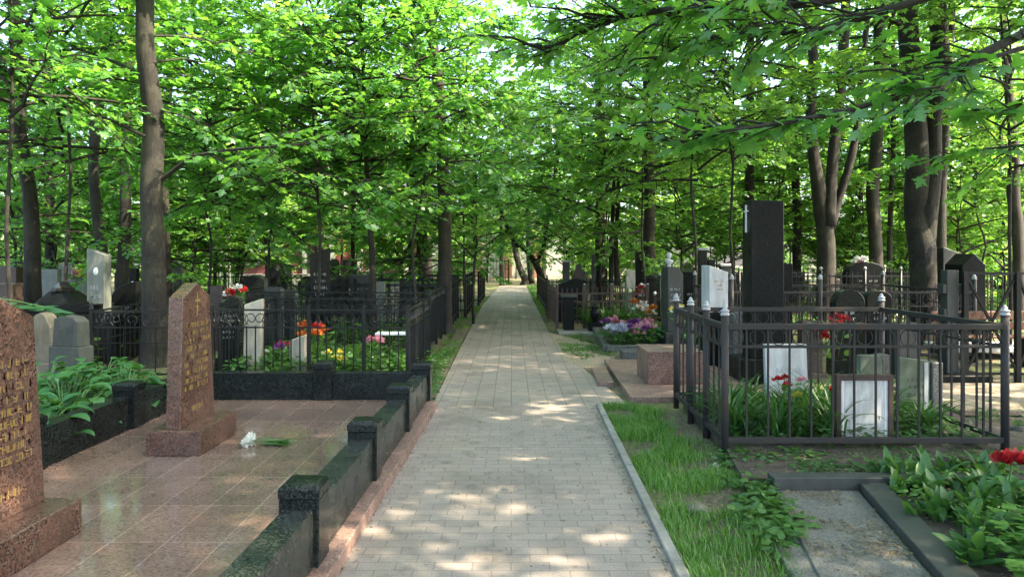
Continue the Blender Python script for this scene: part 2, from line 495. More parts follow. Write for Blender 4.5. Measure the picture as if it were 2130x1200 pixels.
# near paved path (short bricks across) and the far stretch (long joints along)
def sheet(name, pts, z, m, th=.05):
    mb = MB().prism(pts, z-th, z, 'z')
    return struct(mb.build(name, m))
sheet('path', [(-.99,1.5),(.80,1.5),(.822,3.6),(.906,7.82),(-.845,7.82),(-.938,3.5)], 0, M['pavers'])
sheet('path', [(-.845,7.824),(.906,7.824),(1.27,7.86),(1.13,9.4),(1.02,10.5),(.87,10.9),(.80,15.6),(.80,24),(.79,41),(-.70,41),(-1.0,24),(-.90,11),(-.87,8.2)], 0, M['long_pavers'])
# verges of trodden earth
sheet('verge', [(.80,15.5),(.87,10.9),(1.02,10.5),(1.5,10.6),(1.75,12.2),(1.6,13.2),(1.15,14.6)], -.004, M['earth'])
sheet('verge', [(-.905,9.5),(-.87,8.3),(-1.05,8.3),(-1.28,10.5),(-1.2,14),(-1.3,20),(-1.0,20)], -.006, M['ground'])
k = MB().prism([(.862,3.0),(.80,3.0)][::-1] + [], 0, 0, 'z') if False else MB()
for i in range(9):
    y0 = 2.6 + i*.58; y1 = y0 + .574
    f = lambda y: .822 + (y-3.6)*.0205
    k.add([(f(y0),y0,-.06),(f(y0)+.062,y0,-.06),(f(y1)+.062,y1,-.06),(f(y1),y1,-.06),(f(y0),y0,.028),(f(y0)+.062,y0,.028),(f(y1)+.062,y1,.028),(f(y1),y1,.028)],
          [(3,2,1,0),(4,5,6,7),(0,1,5,4),(1,2,6,5),(2,3,7,6),(3,0,4,7)])
struct(k.build('kerb', M['concrete'], bev=.006))

# ------------------------------------------------------------------ granite plot on the left
fx = lambda y: -.948 + .02*(y-3.535)          # outer face line of the low wall
T = thing('granite_plot', 'polished red granite tiled grave plot left of the path', 'grave plot', (-2.15, 5, 0))
mb = MB().prism([(-3.6,1.8),(fx(1.8)-.2,1.8),(fx(7.7)-.2,7.7),(-3.6,7.7)], -.1, .08, 'z')
mb.build('floor', M['tiles'], T)
mb = MB()
ye = [1.8, 2.5, 3.15, 3.8, 4.42, 4.95, 5.6, 6.3, 7.0, 7.66]
for i in range(len(ye)-1):
    a, b_ = ye[i]+.003, ye[i+1]-.003
    j = rnd.uniform(-.004, .004); dz = rnd.uniform(-.006, .004)
    mb.prism([(fx(a)-.2,a),(fx(a)+.068+j,a),(fx(b_)+.068+j,b_),(fx(b_)-.2,b_)], -.08, .084+dz, 'z')
mb.build('ledge', M['red_granite_rough'], T, bev=.005)

T = thing('granite_border', 'low dark granite border wall with capped posts around the tiled plot', 'low wall', (-.95, 3.5, .08))
post_bm = MB().box(-.1,.1,-.1,.1,0,.335).mesh('post', M['dark_granite'], .006)
cap_bm = MB().add([(-.103,-.103,0),(.103,-.103,0),(.103,.103,0),(-.103,.103,0),(-.103,-.103,.05),(.103,-.103,.05),(.103,.103,.05),(-.103,.103,.05),
                   (-.078,-.078,.07),(.078,-.078,.07),(.078,.078,.07),(-.078,.078,.07)],
                  [(3,2,1,0),(0,1,5,4),(1,2,6,5),(2,3,7,6),(3,0,4,7),(4,5,9,8),(5,6,10,9),(6,7,11,10),(7,4,8,11),(8,9,10,11)]).mesh('cap', M['dark_granite'], .004)
def plot_post(x, y):
    p = obj('post', post_bm, T, (x-T.location.x, y-T.location.y, .0))
    obj('cap', cap_bm, p, (0, 0, .335))
py_ = [2.17, 3.635, 5.0, 6.37, 7.72]
for y in py_: plot_post(fx(y)-.10, y)
for a, b_ in zip(py_, py_[1:]):
    a, b_ = a+.1, b_-.1
    MB().prism([(fx(a)-.18,a),(fx(a)-.025,a),(fx(b_)-.025,b_),(fx(b_)-.18,b_)], .08, .365, 'z').build('wall_panel', M['green_granite'], T, bev=.005)
for x in (-2.02, -3.43): plot_post(x, 7.78)
for a, b_ in ((-3.33,-2.12),(-1.92,fx(7.72)-.2)):
    MB().box(a, b_, 7.705, 7.86, .08, .37).build('wall_panel', M['dark_granite'], T, bev=.005)
for y in (6.5, 5.1, 3.7): plot_post(-3.45, y)
for a, b_ in ((6.6,7.68),(5.2,6.4),(3.8,5.0),(2.0,3.6)):
    MB().box(-3.54, -3.385, a, b_, .08, .37).build('wall_panel', M['dark_granite'], T, bev=.005)

def glyph_rows(rows, w, h, seed=1, thick=.0012):
    """short letter-like strokes in rows, lying in the x-z plane facing -y; rows: list of (z, width share)"""
    r = random.Random(seed); mb = MB()
    for z, sh in rows:
        x = -w*sh/2
        while x < w*sh/2:
            cw = h*r.uniform(.45, .75)
            for k in range(r.choice((2,2,3))):
                kind = r.random()
                if kind < .6:
                    xx = x + r.choice((0, cw*.5, cw))
                    mb.box(xx-h*.085, xx+h*.085, -thick, thick, z-h/2, z+h/2)
                else:
                    zz = z + r.choice((-.45, 0, .45))*h
                    mb.box(x, x+cw, -thick, thick, zz-h*.075, zz+h*.075)
            x += cw + h*.28
            if r.random() < .12: x += h*.5
    return mb
def text_mesh(body, size, m, name='inscription', align='CENTER'):
    cu = bpy.data.curves.new(name, 'FONT'); cu.body = body; cu.size = size; cu.align_x = align; cu.extrude = .0008
    cu.resolution_u = 2
    o = bpy.data.objects.new(name, cu); COL.objects.link(o)
    bpy.context.view_layer.update()
    me = bpy.data.meshes.new_from_object(o.evaluated_get(bpy.context.evaluated_depsgraph_get()))
    bpy.data.objects.remove(o)
    me.materials.clear(); me.materials.append(m)
    me.transform(Matrix.Rotation(R(90), 4, 'X'))
    return me

def red_stele(y0, label, seed):
    T = thing('granite_headstone', label, 'headstone', (-2.6, y0, .08))
    MB().box(-.21,.21, 0,.74, 0,.19).build('base', M['red_granite'], T, bev=.006, world=False)
    out = [(.05,.19),(.70,.19),(.605,1.205),(.36,1.315),(.10,1.205)]
    s = MB().prism(out, -.08, .03, 'x').build('stele', M['red_granite'], T, bev=.004, world=False)
    rows = [(.98-i*.062, .80+.15*((i*7) % 3)/2) for i in range(9)]
    g = glyph_rows(rows, .46, .036, seed, .0012)
    o = obj('inscription', g.mesh('inscription', M['gold']), T, (.0315, .355, .0), R(90))
    g2 = glyph_rows([(.31,.55)], .4, .04, seed+5)
    obj('epitaph', g2.mesh('epitaph', M['gold']), T, (.0315, .37, .0), R(90))
    if seed != 3: return T
    c = MB().box(-.008,.008,-.001,.001,1.05,1.24).box(-.045,.045,-.0012,.0012,1.165,1.18).box(-.03,.03,-.0014,.0014,1.115,1.127)
    obj('cross_emblem', c.mesh('cross_emblem', M['gold']), T, (.0315, .36, 0), R(90))
    return T
red_stele(5.53, 'red granite gabled headstone in the middle of the tiled plot', 3)
red_stele(3.27, 'nearest red granite headstone, cut by the left edge, with a leafy sprig on top', 9)

# sprig lying on the near headstone
T = thing('leafy_sprig', 'green leafy sprig lying across the top of the near headstone', 'sprig', (-2.62, 3.75, 1.36))
MB().tube([(-.10,-.12,.03),(0,.02,.02),(.05,.16,-.02),(.08,.30,-.05)], .004, 5).build('stem', M['stem'], T, world=False)
P_, F_, N_, S_ = [], [], [], []
for i in range(12):
    P_.append((-.06+.012*i, -.1+.033*i, .02-.006*i)); F_.append((rnd.uniform(.2,1), rnd.uniform(-.5,.9), rnd.uniform(-.3,.25))); N_.append((rnd.uniform(-.3,.6),-.2,1)); S_.append(rnd.uniform(.07,.12))
obj('foliage', leaf_mesh('foliage', OVAL, P_, F_, N_, S_, M['hosta']), T)

# carnations on the floor
T = thing('carnation_bouquet', 'white carnations laid on the tiled floor beside the headstone', 'flowers', (-2.12, 5.85, .085))
rr = random.Random(4)
for i in range(4):
    e = Vector((.30+rr.uniform(-.05,.12), rr.uniform(-.05,.12), .006))
    h = Vector((rr.uniform(-.05,.05), -.07+.045*i, .03+.012*(i % 2)))
    st = MB().tube([h, h.lerp(e,.4)+Vector((0,0,.012)), e], .003, 5).build('flower_stem', M['stem'], T, world=False)
    P_, F_, N_, S_ = [], [], [], []
    for k in range(34):
        d = Vector((rr.gauss(0,1), rr.gauss(0,1), rr.gauss(0,1))).normalized()
        if d.x > .6: d.x *= -1
        P_.append(h + d*.006); F_.append(d); N_.append((rr.gauss(0,1), rr.gauss(0,1), rr.gauss(0,1))); S_.append(rr.uniform(.032,.048))
    obj('flower_head', leaf_mesh('flower_head', OVAL, P_, F_, N_, S_, M['white_petal']), T)
P_, F_, N_, S_ = [], [], [], []
for k in range(46):
    t = rr.uniform(.1,1)
    P_.append((.05+.22*t, rr.uniform(-.03,.05)*t*1.5, .012+rr.uniform(0,.035)*(1-t))); F_.append((1, rr.gauss(0,.4), rr.gauss(.1,.2))); N_.append((0, rr.gauss(0,.5), 1)); S_.append(rr.uniform(.05,.10))
obj('leaves', leaf_mesh('leaves', SLIM, P_, F_, N_, S_, M['lily_leaf']), T)

# ------------------------------------------------------------------ fences
cap_meshes = {}
def cap_mesh(kind, m):
    if (kind, m) not in cap_meshes:
        mb = MB()
        if kind == 'crown':
            mb.lathe([(.037,0),(.039,.012),(.030,.018),(.030,.03),(.036,.034),(.036,.042),(.02,.048),(.017,.066),(.011,.078),(.003,.083)], 10)
        elif kind == 'ball':
            mb.lathe([(.012,0),(.014,.01),(.028,.022),(.034,.04),(.028,.06),(.012,.074),(.002,.077)], 10)
        elif kind == 'cone':
            mb.lathe([(.03,0),(.03,.02),(.018,.03),(.024,.05),(.012,.085),(.002,.11)], 8)
        else:
            mb.lathe([(.026,0),(.027,.012),(.01,.018)], 8)
        cap_meshes[(kind, m)] = mb.mesh('cap', M[m], 0, True)
    return cap_meshes[(kind, m)]

def fence(name, label, pts, h, closed=False, m='iron', post_r=.02, cap=None, cap_m='cap_paint', posts=(), rails=((1.0,.04,.02),), band=None,
          bars=.12, bar_w=.014, bar_z=(.1,.9), detail=(), rail_m=None, cross=False, group=None, spike=None, zb=0.0, square=False):
    """pts: corner line (x, y). rails: (z, height, depth). band: (zlo, zhi, 'ring'|'scroll'). posts: extra posts {segment: [shares]}.
    detail: segments whose bars and rings are parts of their own; the rest are one panel part each"""
    T = thing(name, label, 'fence', (pts[0][0], pts[0][1], zb), 0, group)
    L = T.location
    P = [Vector((x, y, 0)) for x, y in pts]
    segs = [(P[i], P[(i+1) % len(P)]) for i in range(len(P) if closed else len(P)-1)]
    pm = (MB().box(-post_r,post_r,-post_r,post_r,-.08,h) if square else MB().tube([(0,0,-.08),(0,0,h)], post_r, 12)).mesh('post', M[m], 0, not square)
    if not square:
        for p in pm.polygons: p.use_smooth = len(p.vertices) == 4
    bz0, bz1 = bar_z
    bar_me = MB().box(-bar_w/2,bar_w/2,-bar_w/2,bar_w/2,bz0,bz1).mesh('bar', M[rail_m or m])
    spots = [p for p in P]
    for i, sh in (posts.items() if posts else []):
        a, b_ = segs[i]
        spots += [a.lerp(b_, t) for t in sh]
    ang0 = math.atan2((segs[0][1]-segs[0][0]).y, (segs[0][1]-segs[0][0]).x)
    for p in spots:
        o = obj('post', pm, T, (p.x-L.x, p.y-L.y, 0), ang0)
        if cap: obj('cap', cap_mesh(cap, cap_m), o, (0, 0, h))
    for i, (a, b_) in enumerate(segs):
        d = b_ - a; ln = d.length; d.normalize()
        an = math.atan2(d.y, d.x)
        a0 = a - Vector((L.x, L.y, 0))
        n = max(1, round(ln/bars))
        offs = [(k+1)*ln/n for k in range(n-1)]
        cells = [(k+.5)*ln/n for k in range(n)]
        Lm = MB()
        for z, hh, dd in rails:
            r_ = MB().bar((0,0,z), (ln,0,z), dd, hh)
            if i in detail: obj('rail', r_.mesh('rail', M[rail_m or m], .002), T, a0, an)
            else: Lm.add(r_.v, r_.f)
        if band:
            z0, z1, kind = band
            rr_ = (z1-z0)/2
            if i in detail and kind == 'ring':
                rm = MB().ring((0,0,(z0+z1)/2), rr_-.004, .0045, 22, 4).mesh('ring', M[rail_m or m], 0, True)
                for o_ in cells: obj('ring', rm, T, a0 + d*o_, an)
            else:
                if kind == 'ring':
                    for o_ in cells: Lm.ring((o_, 0, (z0+z1)/2), rr_-.003, .005, 12, 4)
                else:
                    for q, o_ in enumerate(cells):
                        sgn = 1 if q % 2 else -1
                        pts_ = []
                        for k in range(15):
                            t = k/14; th = -1.2 + t*7.2
                            rad = rr_*.92*(1-.62*t)
                            pts_.append((o_ + sgn*rad*math.cos(th), 0, (z0+z1)/2 + rad*math.sin(th)))
                        Lm.tube(pts_, .006, 4)
        if i in detail:
            for o_ in offs: obj('bar', bar_me, T, a0 + d*o_, an)
        else:
            for o_ in offs:
                Lm.box(o_-bar_w/2, o_+bar_w/2, -bar_w/2, bar_w/2, bz0, bz1)
                if spike: Lm.add([(o_-.012,0,bz1),(o_,.01,bz1),(o_+.012,0,bz1),(o_,-.01,bz1),(o_,0,bz1+spike)], [(0,1,4),(1,2,4),(2,3,4),(3,0,4)])
        if cross:
            n2 = max(1, round(ln/.5))
            for k in range(n2):
                u0, u1 = k*ln/n2, (k+1)*ln/n2
                Lm.bar((u0,.008,bz0), (u1,.008,bz1), .026, .026); Lm.bar((u1,-.008,bz0), (u0,-.008,bz1), .026, .026)
                um, zm = (u0+u1)/2, (bz0+bz1)/2
                Lm.bar((um,.008,bz0), (um,.008,bz1), .012, .012)
                Lm.add(*(lambda q: (q.v, q.f))(MB().ring((um,0,zm), .09, .007, 14, 4)))
        if Lm.v: obj('panel', Lm.mesh('panel', M[rail_m or m]), T, a0, an)
    return T

# the near iron fence on the right
A_, B_, C_, D_ = (1.713,5.8), (3.965,5.8), (3.97,7.75), (1.765,7.75)
NF = fence('iron_fence', 'rusting iron fence with a row of rings enclosing the daylily grave', [A_, B_, C_, D_], 1.135, True, 'old_iron', .031, 'crown', 'cap_paint',
      posts={3: (.36,.68)}, rails=((1.045,.044,.044),(.885,.022,.022),(.135,.045,.04)), band=(.893,1.023,'ring'), bars=.174, bar_w=.0145, bar_z=(.13,1.03), detail=(0,1,2,3), rail_m='rusty_iron')
NF.rotation_euler = (0, 0, 0)
# second ringed fence behind it
fence('iron_fence', 'grey iron fence with rings standing behind the daylily grave', [(3.35,11.0),(7.05,11.0),(7.2,14.0),(3.5,13.8)], 1.27, True, 'old_iron', .034, 'crown', 'cap_paint',
      posts={0: (.365,)}, rails=((1.07,.035,.03),(.86,.02,.02),(.12,.035,.03)), band=(.88,1.05,'ring'), bars=.21, bar_w=.014, bar_z=(.12,1.06), detail=(0,))
# crossed-bar fence at the right edge
fence('lattice_fence', 'black iron fence of crossed bars and small rings at the far right', [(5.78,9.2),(6.45,9.2),(9.2,9.3),(10.2,12.6)], 1.42, False, 'iron', .03, None,
      rails=((1.40,.03,.03),(.12,.03,.03)), bars=9, bar_z=(.12,1.39), cross=True, posts={1: (.26,.5)}, square=True)
# ball-topped black fence farther back
fence('iron_fence', 'black picket fence with pale ball finials behind the big double trunk', [(4.6,14.6),(8.9,15.0),(9.3,18),(4.9,18)], 1.34, True, 'iron', .03, 'ball', 'cap_paint',
      posts={0: (.2,.4,.62,.8)}, rails=((1.22,.03,.03),(1.0,.02,.02),(.15,.03,.03)), bars=.12, bar_w=.016, bar_z=(.14,1.24), spike=.09)
fence('iron_fence', 'long black picket fence with pale spike tips left of the tall black stele', [(5.6,17.2),(3.4,16.6),(3.5,19.5)], 1.18, False, 'iron', .03, 'ball', 'cap_paint',
      rails=((1.06,.03,.03),(.2,.03,.03)), bars=.13, bar_w=.016, bar_z=(.14,1.16), spike=.08)
# brown picket plot by the path
fence('iron_fence', 'brown iron picket fence beside the path in front of low black columns', [(.97,19.2),(1.0,16.05),(3.05,16.25),(3.3,19.4)], 1.0, True, 'brown_iron', .035, 'flat', 'cap_paint',
      rails=((.80,.03,.03),(.62,.03,.03),(.16,.03,.03)), bars=.115, bar_w=.018, bar_z=(.1,.92), posts={1: (.3,.6)}, square=True)
fence('iron_fence', 'low brown rail fence behind the flower bed', [(3.15,15.9),(4.6,15.9)], .78, False, 'brown_iron', .022, 'ball', 'white_paint',
      rails=((.70,.03,.03),(.28,.03,.03)), bars=.16, bar_w=.014, bar_z=(.1,.7), square=True)
fence('iron_fence', 'dark picket fence on the right verge toward the path end', [(.98,27.5),(.98,20.2),(3.6,20.3)], 1.05, False, 'iron', .035, 'ball', 'cap_paint',
      rails=((.92,.03,.03),(.2,.03,.03)), bars=.14, bar_w=.02, bar_z=(.1,1.0), square=True)
fence('iron_fence', 'dark fence running back among the far graves at right', [(3.8,23),(9.5,23.5),(9.8,28)], 1.15, False, 'iron', .035, 'ball', 'cap_paint',
      rails=((1.05,.03,.03),(.85,.02,.02),(.2,.03,.03)), bars=.15, bar_w=.02, bar_z=(.1,1.1), square=True)
fence('iron_fence', 'dark fence far right below the brick niche wall', [(12,19),(17.5,19.5),(18,24)], 1.25, False, 'iron', .035, 'ball', 'cap_paint',
      rails=((1.15,.03,.03),(.2,.03,.03)), bars=.14, bar_w=.02, bar_z=(.1,1.2), square=True)
# left plots
fence('iron_fence', 'black iron fence with scroll band just behind the low granite wall', [(-1.34,11.7),(-1.34,9.25),(-3.9,9.35),(-3.9,11.9)], .97, True, 'iron', .022, 'flat', 'iron',
      posts={0: (.35,), 1: (.22,.5)}, rails=((.925,.022,.035),(.70,.02,.02),(.08,.025,.025)), band=(.715,.905,'scroll'), bars=.115, bar_w=.014, bar_z=(.08,.72), square=True)
fence('iron_fence', 'black iron fence before the pale marble stele, with a pointed corner post', [(-3.98,9.3),(-5.42,9.3),(-5.75,11.4)], .93, False, 'iron', .022, 'cone', 'iron',
      rails=((.9,.022,.03),(.70,.02,.02),(.5,.015,.015),(.1,.025,.025)), band=(.715,.885,'scroll'), bars=.2, bar_w=.012, bar_z=(.1,.72), square=True)
fence('iron_fence', 'black ornate fence around the orange flower grave, second from the granite wall', [(-1.42,15.3),(-1.42,12.3),(-4.9,12.6),(-5,15.4)], 1.05, True, 'iron', .026, 'flat', 'iron',
      rails=((1.0,.024,.03),(.78,.02,.02),(.1,.025,.025)), band=(.79,.98,'scroll'), bars=.13, bar_w=.014, bar_z=(.08,.79), posts={0: (.3,.6)}, square=True)
for i, (x0, y0, x1, y1, lab) in enumerate((
        (-1.45,16.2,-4.6,19.2,'black picket fence by the path just beyond the straight trunk'),
        (-1.30,20.0,-4.8,24.0,'black picket fence by the path, beyond the one at the straight trunk'),
        (-1.15,24.8,-4.8,30.0,'farthest dark picket fence on the left verge'))):
    fence('iron_fence', lab, [(x0,y1),(x0,y0),(x1,y0),(x1,y1)], 1.12, True, 'iron', .035, 'flat', 'iron',
          rails=((1.0,.03,.03),(.82,.02,.02),(.15,.03,.03)), bars=.13, bar_w=.018, bar_z=(.1,1.04), posts={0: (.25,.5,.75), 1: (.33,.66)}, square=True)
fence('iron_fence', 'dark fence deep on the left before the red building', [(-14,22.5),(-5.4,22)], 1.15, False, 'iron', .035, 'ball', 'cap_paint',
      rails=((1.0,.03,.03),(.2,.03,.03)), bars=.15, bar_w=.02, bar_z=(.1,1.05), posts={0: (.2,.4,.6,.8)}, square=True)
fence('iron_fence', 'dark gate-like fence closing the end of the path', [(-2.3,44.5),(-.2,44)], 1.5, False, 'brown_iron', .05, 'ball', 'cap_paint',
      rails=((1.4,.04,.04),(.9,.03,.03),(.2,.04,.04)), bars=.2, bar_w=.025, bar_z=(.1,1.45), square=True)
# ------------------------------------------------------------------ gravestones
def outline(kind, w, h, r):
    a = w/2
    if kind == 'flat': return [(-a,0),(a,0),(a,h),(-a,h)]
    if kind == 'gable': return [(-a,0),(a,0),(a*.92,h*.86),(0,h),(-a*.92,h*.86)]
    if kind == 'round': return [(-a,0),(a,0),(a,h-a*.7)] + [(a*math.cos(t), h-a*.7+a*.7*math.sin(t)) for t in [k*math.pi/12 for k in range(1,12)]] + [(-a,h-a*.7)]
    if kind == 'arch': return [(-a,0),(a,0),(a,h*.8)] + [(a*math.cos(t), h*.8+h*.2*math.sin(t)) for t in [k*math.pi/10 for k in range(1,10)]] + [(-a,h*.8)]
    if kind == 'slant_l': return [(-a,0),(a,0),(a,h-.35*w),(-a,h)]
    if kind == 'slant_r': return [(-a,0),(a,0),(a,h),(-a,h-.35*w)]
    if kind == 'wave': return [(-a,0),(a,0),(a,h*.93)] + [(a-w*k/10, h*(.93+.05*math.sin(k*.55-.4)-.004*k)) for k in range(1,10)] + [(-a,h*.86)]
    if kind == 'hump': return [(-a,0),(a,0),(a,h*.6),(a*.8,h*.72)] + [(a*.62*math.cos(t), h*.78+h*.22*math.sin(t)) for t in [k*math.pi/8 for k in range(0,9)]] + [(-a*.8,h*.72),(-a,h*.6)]
    if kind == 'shoulder': return [(-a,0),(a,0),(a*.94,h*.8),(a*.55,h*.96),(-a*.3,h),(-a*.86,h*.9)]
    if kind == 'chamfer': return [(-a,0),(a,0),(a,h*.88),(a*.45,h),(-a,h)]
    if kind == 'half': return [(-a,0),(a,0)] + [(a-w*math.sin(t)*1.0, h*.7+h*.3*math.cos(t)) for t in [k*math.pi/16 for k in range(0,9)]]
    if kind == 'rock': return [(-a,0),(a,0),(a*1.02,h*.4),(a*.9,h*.7),(a*.55,h*.9),(a*.1,h),(-a*.35,h*.93),(-a*.75,h*.75),(-a*.95,h*.35)]
    if kind == 'taper': return [(-a,0),(a,0),(a*.8,h),(-a*.8,h)]
    raise ValueError(kind)
N_STONE = 0
def stone(kind, X, Y, w, h, d, m, label, rz=0, base=None, ins=None, portrait=False, name='gravestone', cat='gravestone', group=None, tilt=0, zb=0.0, cap=None, trim=None):
    global N_STONE
    N_STONE += 1
    r = random.Random(N_STONE)
    T = thing(name, label, cat, (X, Y, zb), rz, group)
    z0 = 0
    if base:
        bw, bh = base
        MB().box(-w/2-bw, w/2+bw, -d/2-bw*.7, d/2+bw*.7, -.06, bh).build('base', M[m], T, bev=.008, world=False)
        z0 = bh
    out = [(u, z+z0) for u, z in outline(kind, w, h-z0, r)]
    if not base: out = [(u, z-.08 if z == 0 else z) for u, z in out]
    s = MB().prism(out, -d/2, d/2).build('stele', M[m], T, bev=.008, world=False)
    if tilt: s.rotation_euler = (R(tilt), 0, 0)
    if ins:
        rows, sh, gm = ins
        hh = (h-z0)*.035
        g = glyph_rows([(z0+(h-z0)*(.66-i*.085), sh*(1-.2*(i % 2))) for i in range(rows)], w, hh, N_STONE)
        obj('inscription', g.mesh('inscription', M[gm]), s, (0, -d/2-.001, 0))
    if portrait:
        p = MB().lathe([(.0,0),(.045,.0),(.05,.004),(.045,.012),(0,.013)], 16).mesh('portrait', M['white_enamel'], 0, True)
        o = obj('portrait', p, s, (w*.02, -d/2+.001, z0+(h-z0)*.80)); o.rotation_euler = (R(90), 0, 0); o.scale = (.8, 1.2, 1)
    if cap: MB().box(-w/2-.03, w/2+.03, -d/2-.03, d/2+.03, h-.012, h+.05).build('cap', M[cap], T, bev=.01, world=False)
    if trim: MB().box(w/2-.001, w/2+.022, -d/2, d/2-.02, 0, h*.97).build('edge_strip', M[trim], T, world=False)
    return T
def px_stone(kind, a, b_, top, Y, d, m, label, **k):
    return stone(kind, WX((a+b_)/2, Y), Y+d/2, (b_-a)/F*Y, HZ(top, Y), d, m, label, **k)

# left of the path
px_stone('slant_l', 180, 217, 517, 11, .2, 'grey_marble', 'tall pale marble stele with oval portrait and slanted top', portrait=True, rz=.0, ins=(3,.6,'grey_letter'))
px_stone('half', 226, 284, 586, 11.6, .2, 'black_granite', 'black headstone with quarter-round top right of the pale marble stele', ins=(3,.7,'grey_letter'))
px_stone('flat', 268, 283, 558, 12.4, .12, 'black_granite', 'narrow black slab with small pale portrait behind the quarter-round stone', portrait=True)
px_stone('flat', 80, 119, 560, 15, .15, 'grey_marble', 'plain pale rectangular slab right of the leftmost thick trunk')
px_stone('flat', 121, 149, 547, 17.5, .15, 'grey_marble', 'small grey slab beside the plain pale rectangular slab')
px_stone('shoulder', 146, 181, 573, 14, .2, 'mossy_stone', 'grey-brown rough stone left of the pale marble stele', base=(.08,.35))
px_stone('flat', -6, 33, 556, 12.5, .2, 'brown_granite', 'dark brown slab at the left picture edge', base=(.1,.3), ins=(3,.7,'grey_letter'))
px_stone('flat', -40, 26, 590, 10.6, .25, 'brown_granite', 'low dark block in front of the dark brown slab at the left edge')
px_stone('shoulder', 105, 172, 657, 8.5, .18, 'worn_stone', 'worn grey headstone with cut corners behind the broad-leaved plants', rz=-.25, base=(.03,.55), ins=(3,.6,'grey_granite'))
px_stone('rock', 52, 104, 650, 8.9, .25, 'pale_stone', 'pale rough rock-shaped stone with a sunlit patch at the left', rz=.1, base=(.06,.3))
# stepped black pedestal
T = thing('stepped_pedestal', 'black stepped grave pedestal with a small pyramid cap beside the leftmost trunk', 'pedestal', (WX(105,10.6), 10.9, 0))
MB().box(-.42,.95,-.35,.5,-.05,.78).build('plinth', M['black_granite'], T, bev=.01, world=False)
MB().box(-.38,.55,-.28,.4,.784,.9).build('step', M['black_granite'], T, bev=.01, world=False)
MB().add([(-.3,-.25,.9),(.35,-.25,.9),(.35,.3,.9),(-.3,.3,.9),(-.14,-.12,1.1),(.14,-.12,1.1),(.14,.15,1.1),(-.14,.15,1.1)],
         [(3,2,1,0),(4,5,6,7),(0,1,5,4),(1,2,6,5),(2,3,7,6),(3,0,4,7)]).build('body', M['black_granite'], T, bev=.006, world=False)
MB().lathe([(.19,1.1),(.19,1.13),(.15,1.15),(.09,1.21),(.085,1.235),(.0,1.24)], 4).build('cap', M['black_granite'], T, world=False)
# inside the black plots
px_stone('wave', 455, 498, 610, 10.2, .16, 'dark_granite', 'dark wave-topped headstone beside the white tilted slab', base=(.05,.18), ins=(5,.7,'grey_letter'))
px_stone('slant_r', 505, 541, 622, 9.85, .12, 'cream_stone', 'tall white weathered slab with slanted top in the black fence', tilt=-3)
px_stone('slant_r', 603, 634, 697, 9.75, .16, 'cream_stone', 'small cream stone next to the orange flowers', tilt=3)
px_stone('flat', 549, 584, 597, 12.6, .14, 'slate_stone', 'dark grey slab with pale right edge behind the white tilted slab', trim='grey_marble', base=(.05,.2))
px_stone('flat', 590, 613, 603, 12.9, .14, 'slate_stone', 'narrower grey slab just right of the pale-edged dark slab', trim='grey_marble', base=(.05,.2))
px_stone('slant_r', 639, 680, 515, 14.2, .5, 'dark_granite', 'tallest dark slanted stele left of the thin sapling', rz=.25, base=(.1,.25), ins=(4,.6,'grey_letter'))
px_stone('flat', 727, 772, 571, 16.2, .25, 'slate_stone', 'broad dark slab behind the thin sapling', ins=(4,.7,'grey_letter'), base=(.08,.25))
px_stone('flat', 779, 800, 586, 15, .16, 'grey_marble', 'short pale grey block right of the thin sapling')
px_stone('round', 557, 578, 556, 18, .2, 'black_granite', 'narrow black round-headed stone before the red building', base=(.08,.3))
px_stone('gable', 500, 552, 572, 17.4, .4, 'dark_granite', 'dark low gabled stone left of the narrow round-headed one', base=(.1,.5))
px_stone('flat', 437, 462, 594, 12.3, .22, 'brown_granite', 'reddish brown square pillar left of the dark wave-topped stone')
px_stone('arch', 838, 868, 580, 19.5, .2, 'grey_granite', 'grey arched stone near the straight trunk', base=(.08,.2))
px_stone('flat', 812, 832, 588, 18, .2, 'cream_stone', 'small cream block between thin sapling and straight trunk', base=(.06,.2))
T = thing('bench', 'white little grave bench inside the corner of the black scroll fence', 'bench', (-1.75, 10.9, 0))
MB().box(-.3,.25,-.13,.13,.44,.475).build('seat', M['white_paint'], T, bev=.006, world=False)
for x in (-.24,.2): MB().box(x-.02,x+.02,-.1,.1,-.05,.44).build('leg', M['iron'], T, world=False)

# right of the path: tall stele with a cross on its side facing the path
T = thing('tall_stele', 'tallest black granite stele, with a thin pale cross on its side', 'gravestone', (3.2, 9.2, 0))
MB().box(-.36,.36,-.28,.3,-.06,.34).build('base', M['black_granite'], T, bev=.01, world=False)
MB().prism([(-.21,.34),(.21,.34),(.205,2.31),(-.205,2.325)], -.17, .17).build('stele', M['black_granite'], T, bev=.008, world=False)
MB().bar((-.22,-.02,1.92),(-.22,-.02,2.27),.02,.02).box(-.231,-.209,-.085,.045,2.18,2.196).build('cross_emblem', M['white_enamel'], T, world=False)
px_stone('slant_l', 1472, 1513, 552, 10.3, .3, 'white_marble', 'pale slanted marble stele on a black stand left of the tallest stele', rz=.12, base=(.02,.82), ins=(3,.4,'gold')).children[0].data.materials[0] = M['black_granite']
px_stone('flat', 1303, 1322, 562, 17, .2, 'cream_stone', 'narrow cream stele with pale upright edge by the brown fence', trim='black_granite')
px_stone('round', 1323, 1337, 523, 18.4, .2, 'black_granite', 'thin black round-headed stele behind the narrow cream stele')
px_stone('chamfer', 1385, 1419, 556, 12.6, .3, 'slate_stone', 'dark polished stele with a cut corner left of the pale slanted one', rz=.2, base=(.05,.3), ins=(5,.7,'grey_letter'))
px_stone('flat', 1426, 1452, 566, 14.5, .3, 'black_granite', 'black slab with pale lettering behind the cut-corner stele', ins=(6,.7,'grey_letter'))
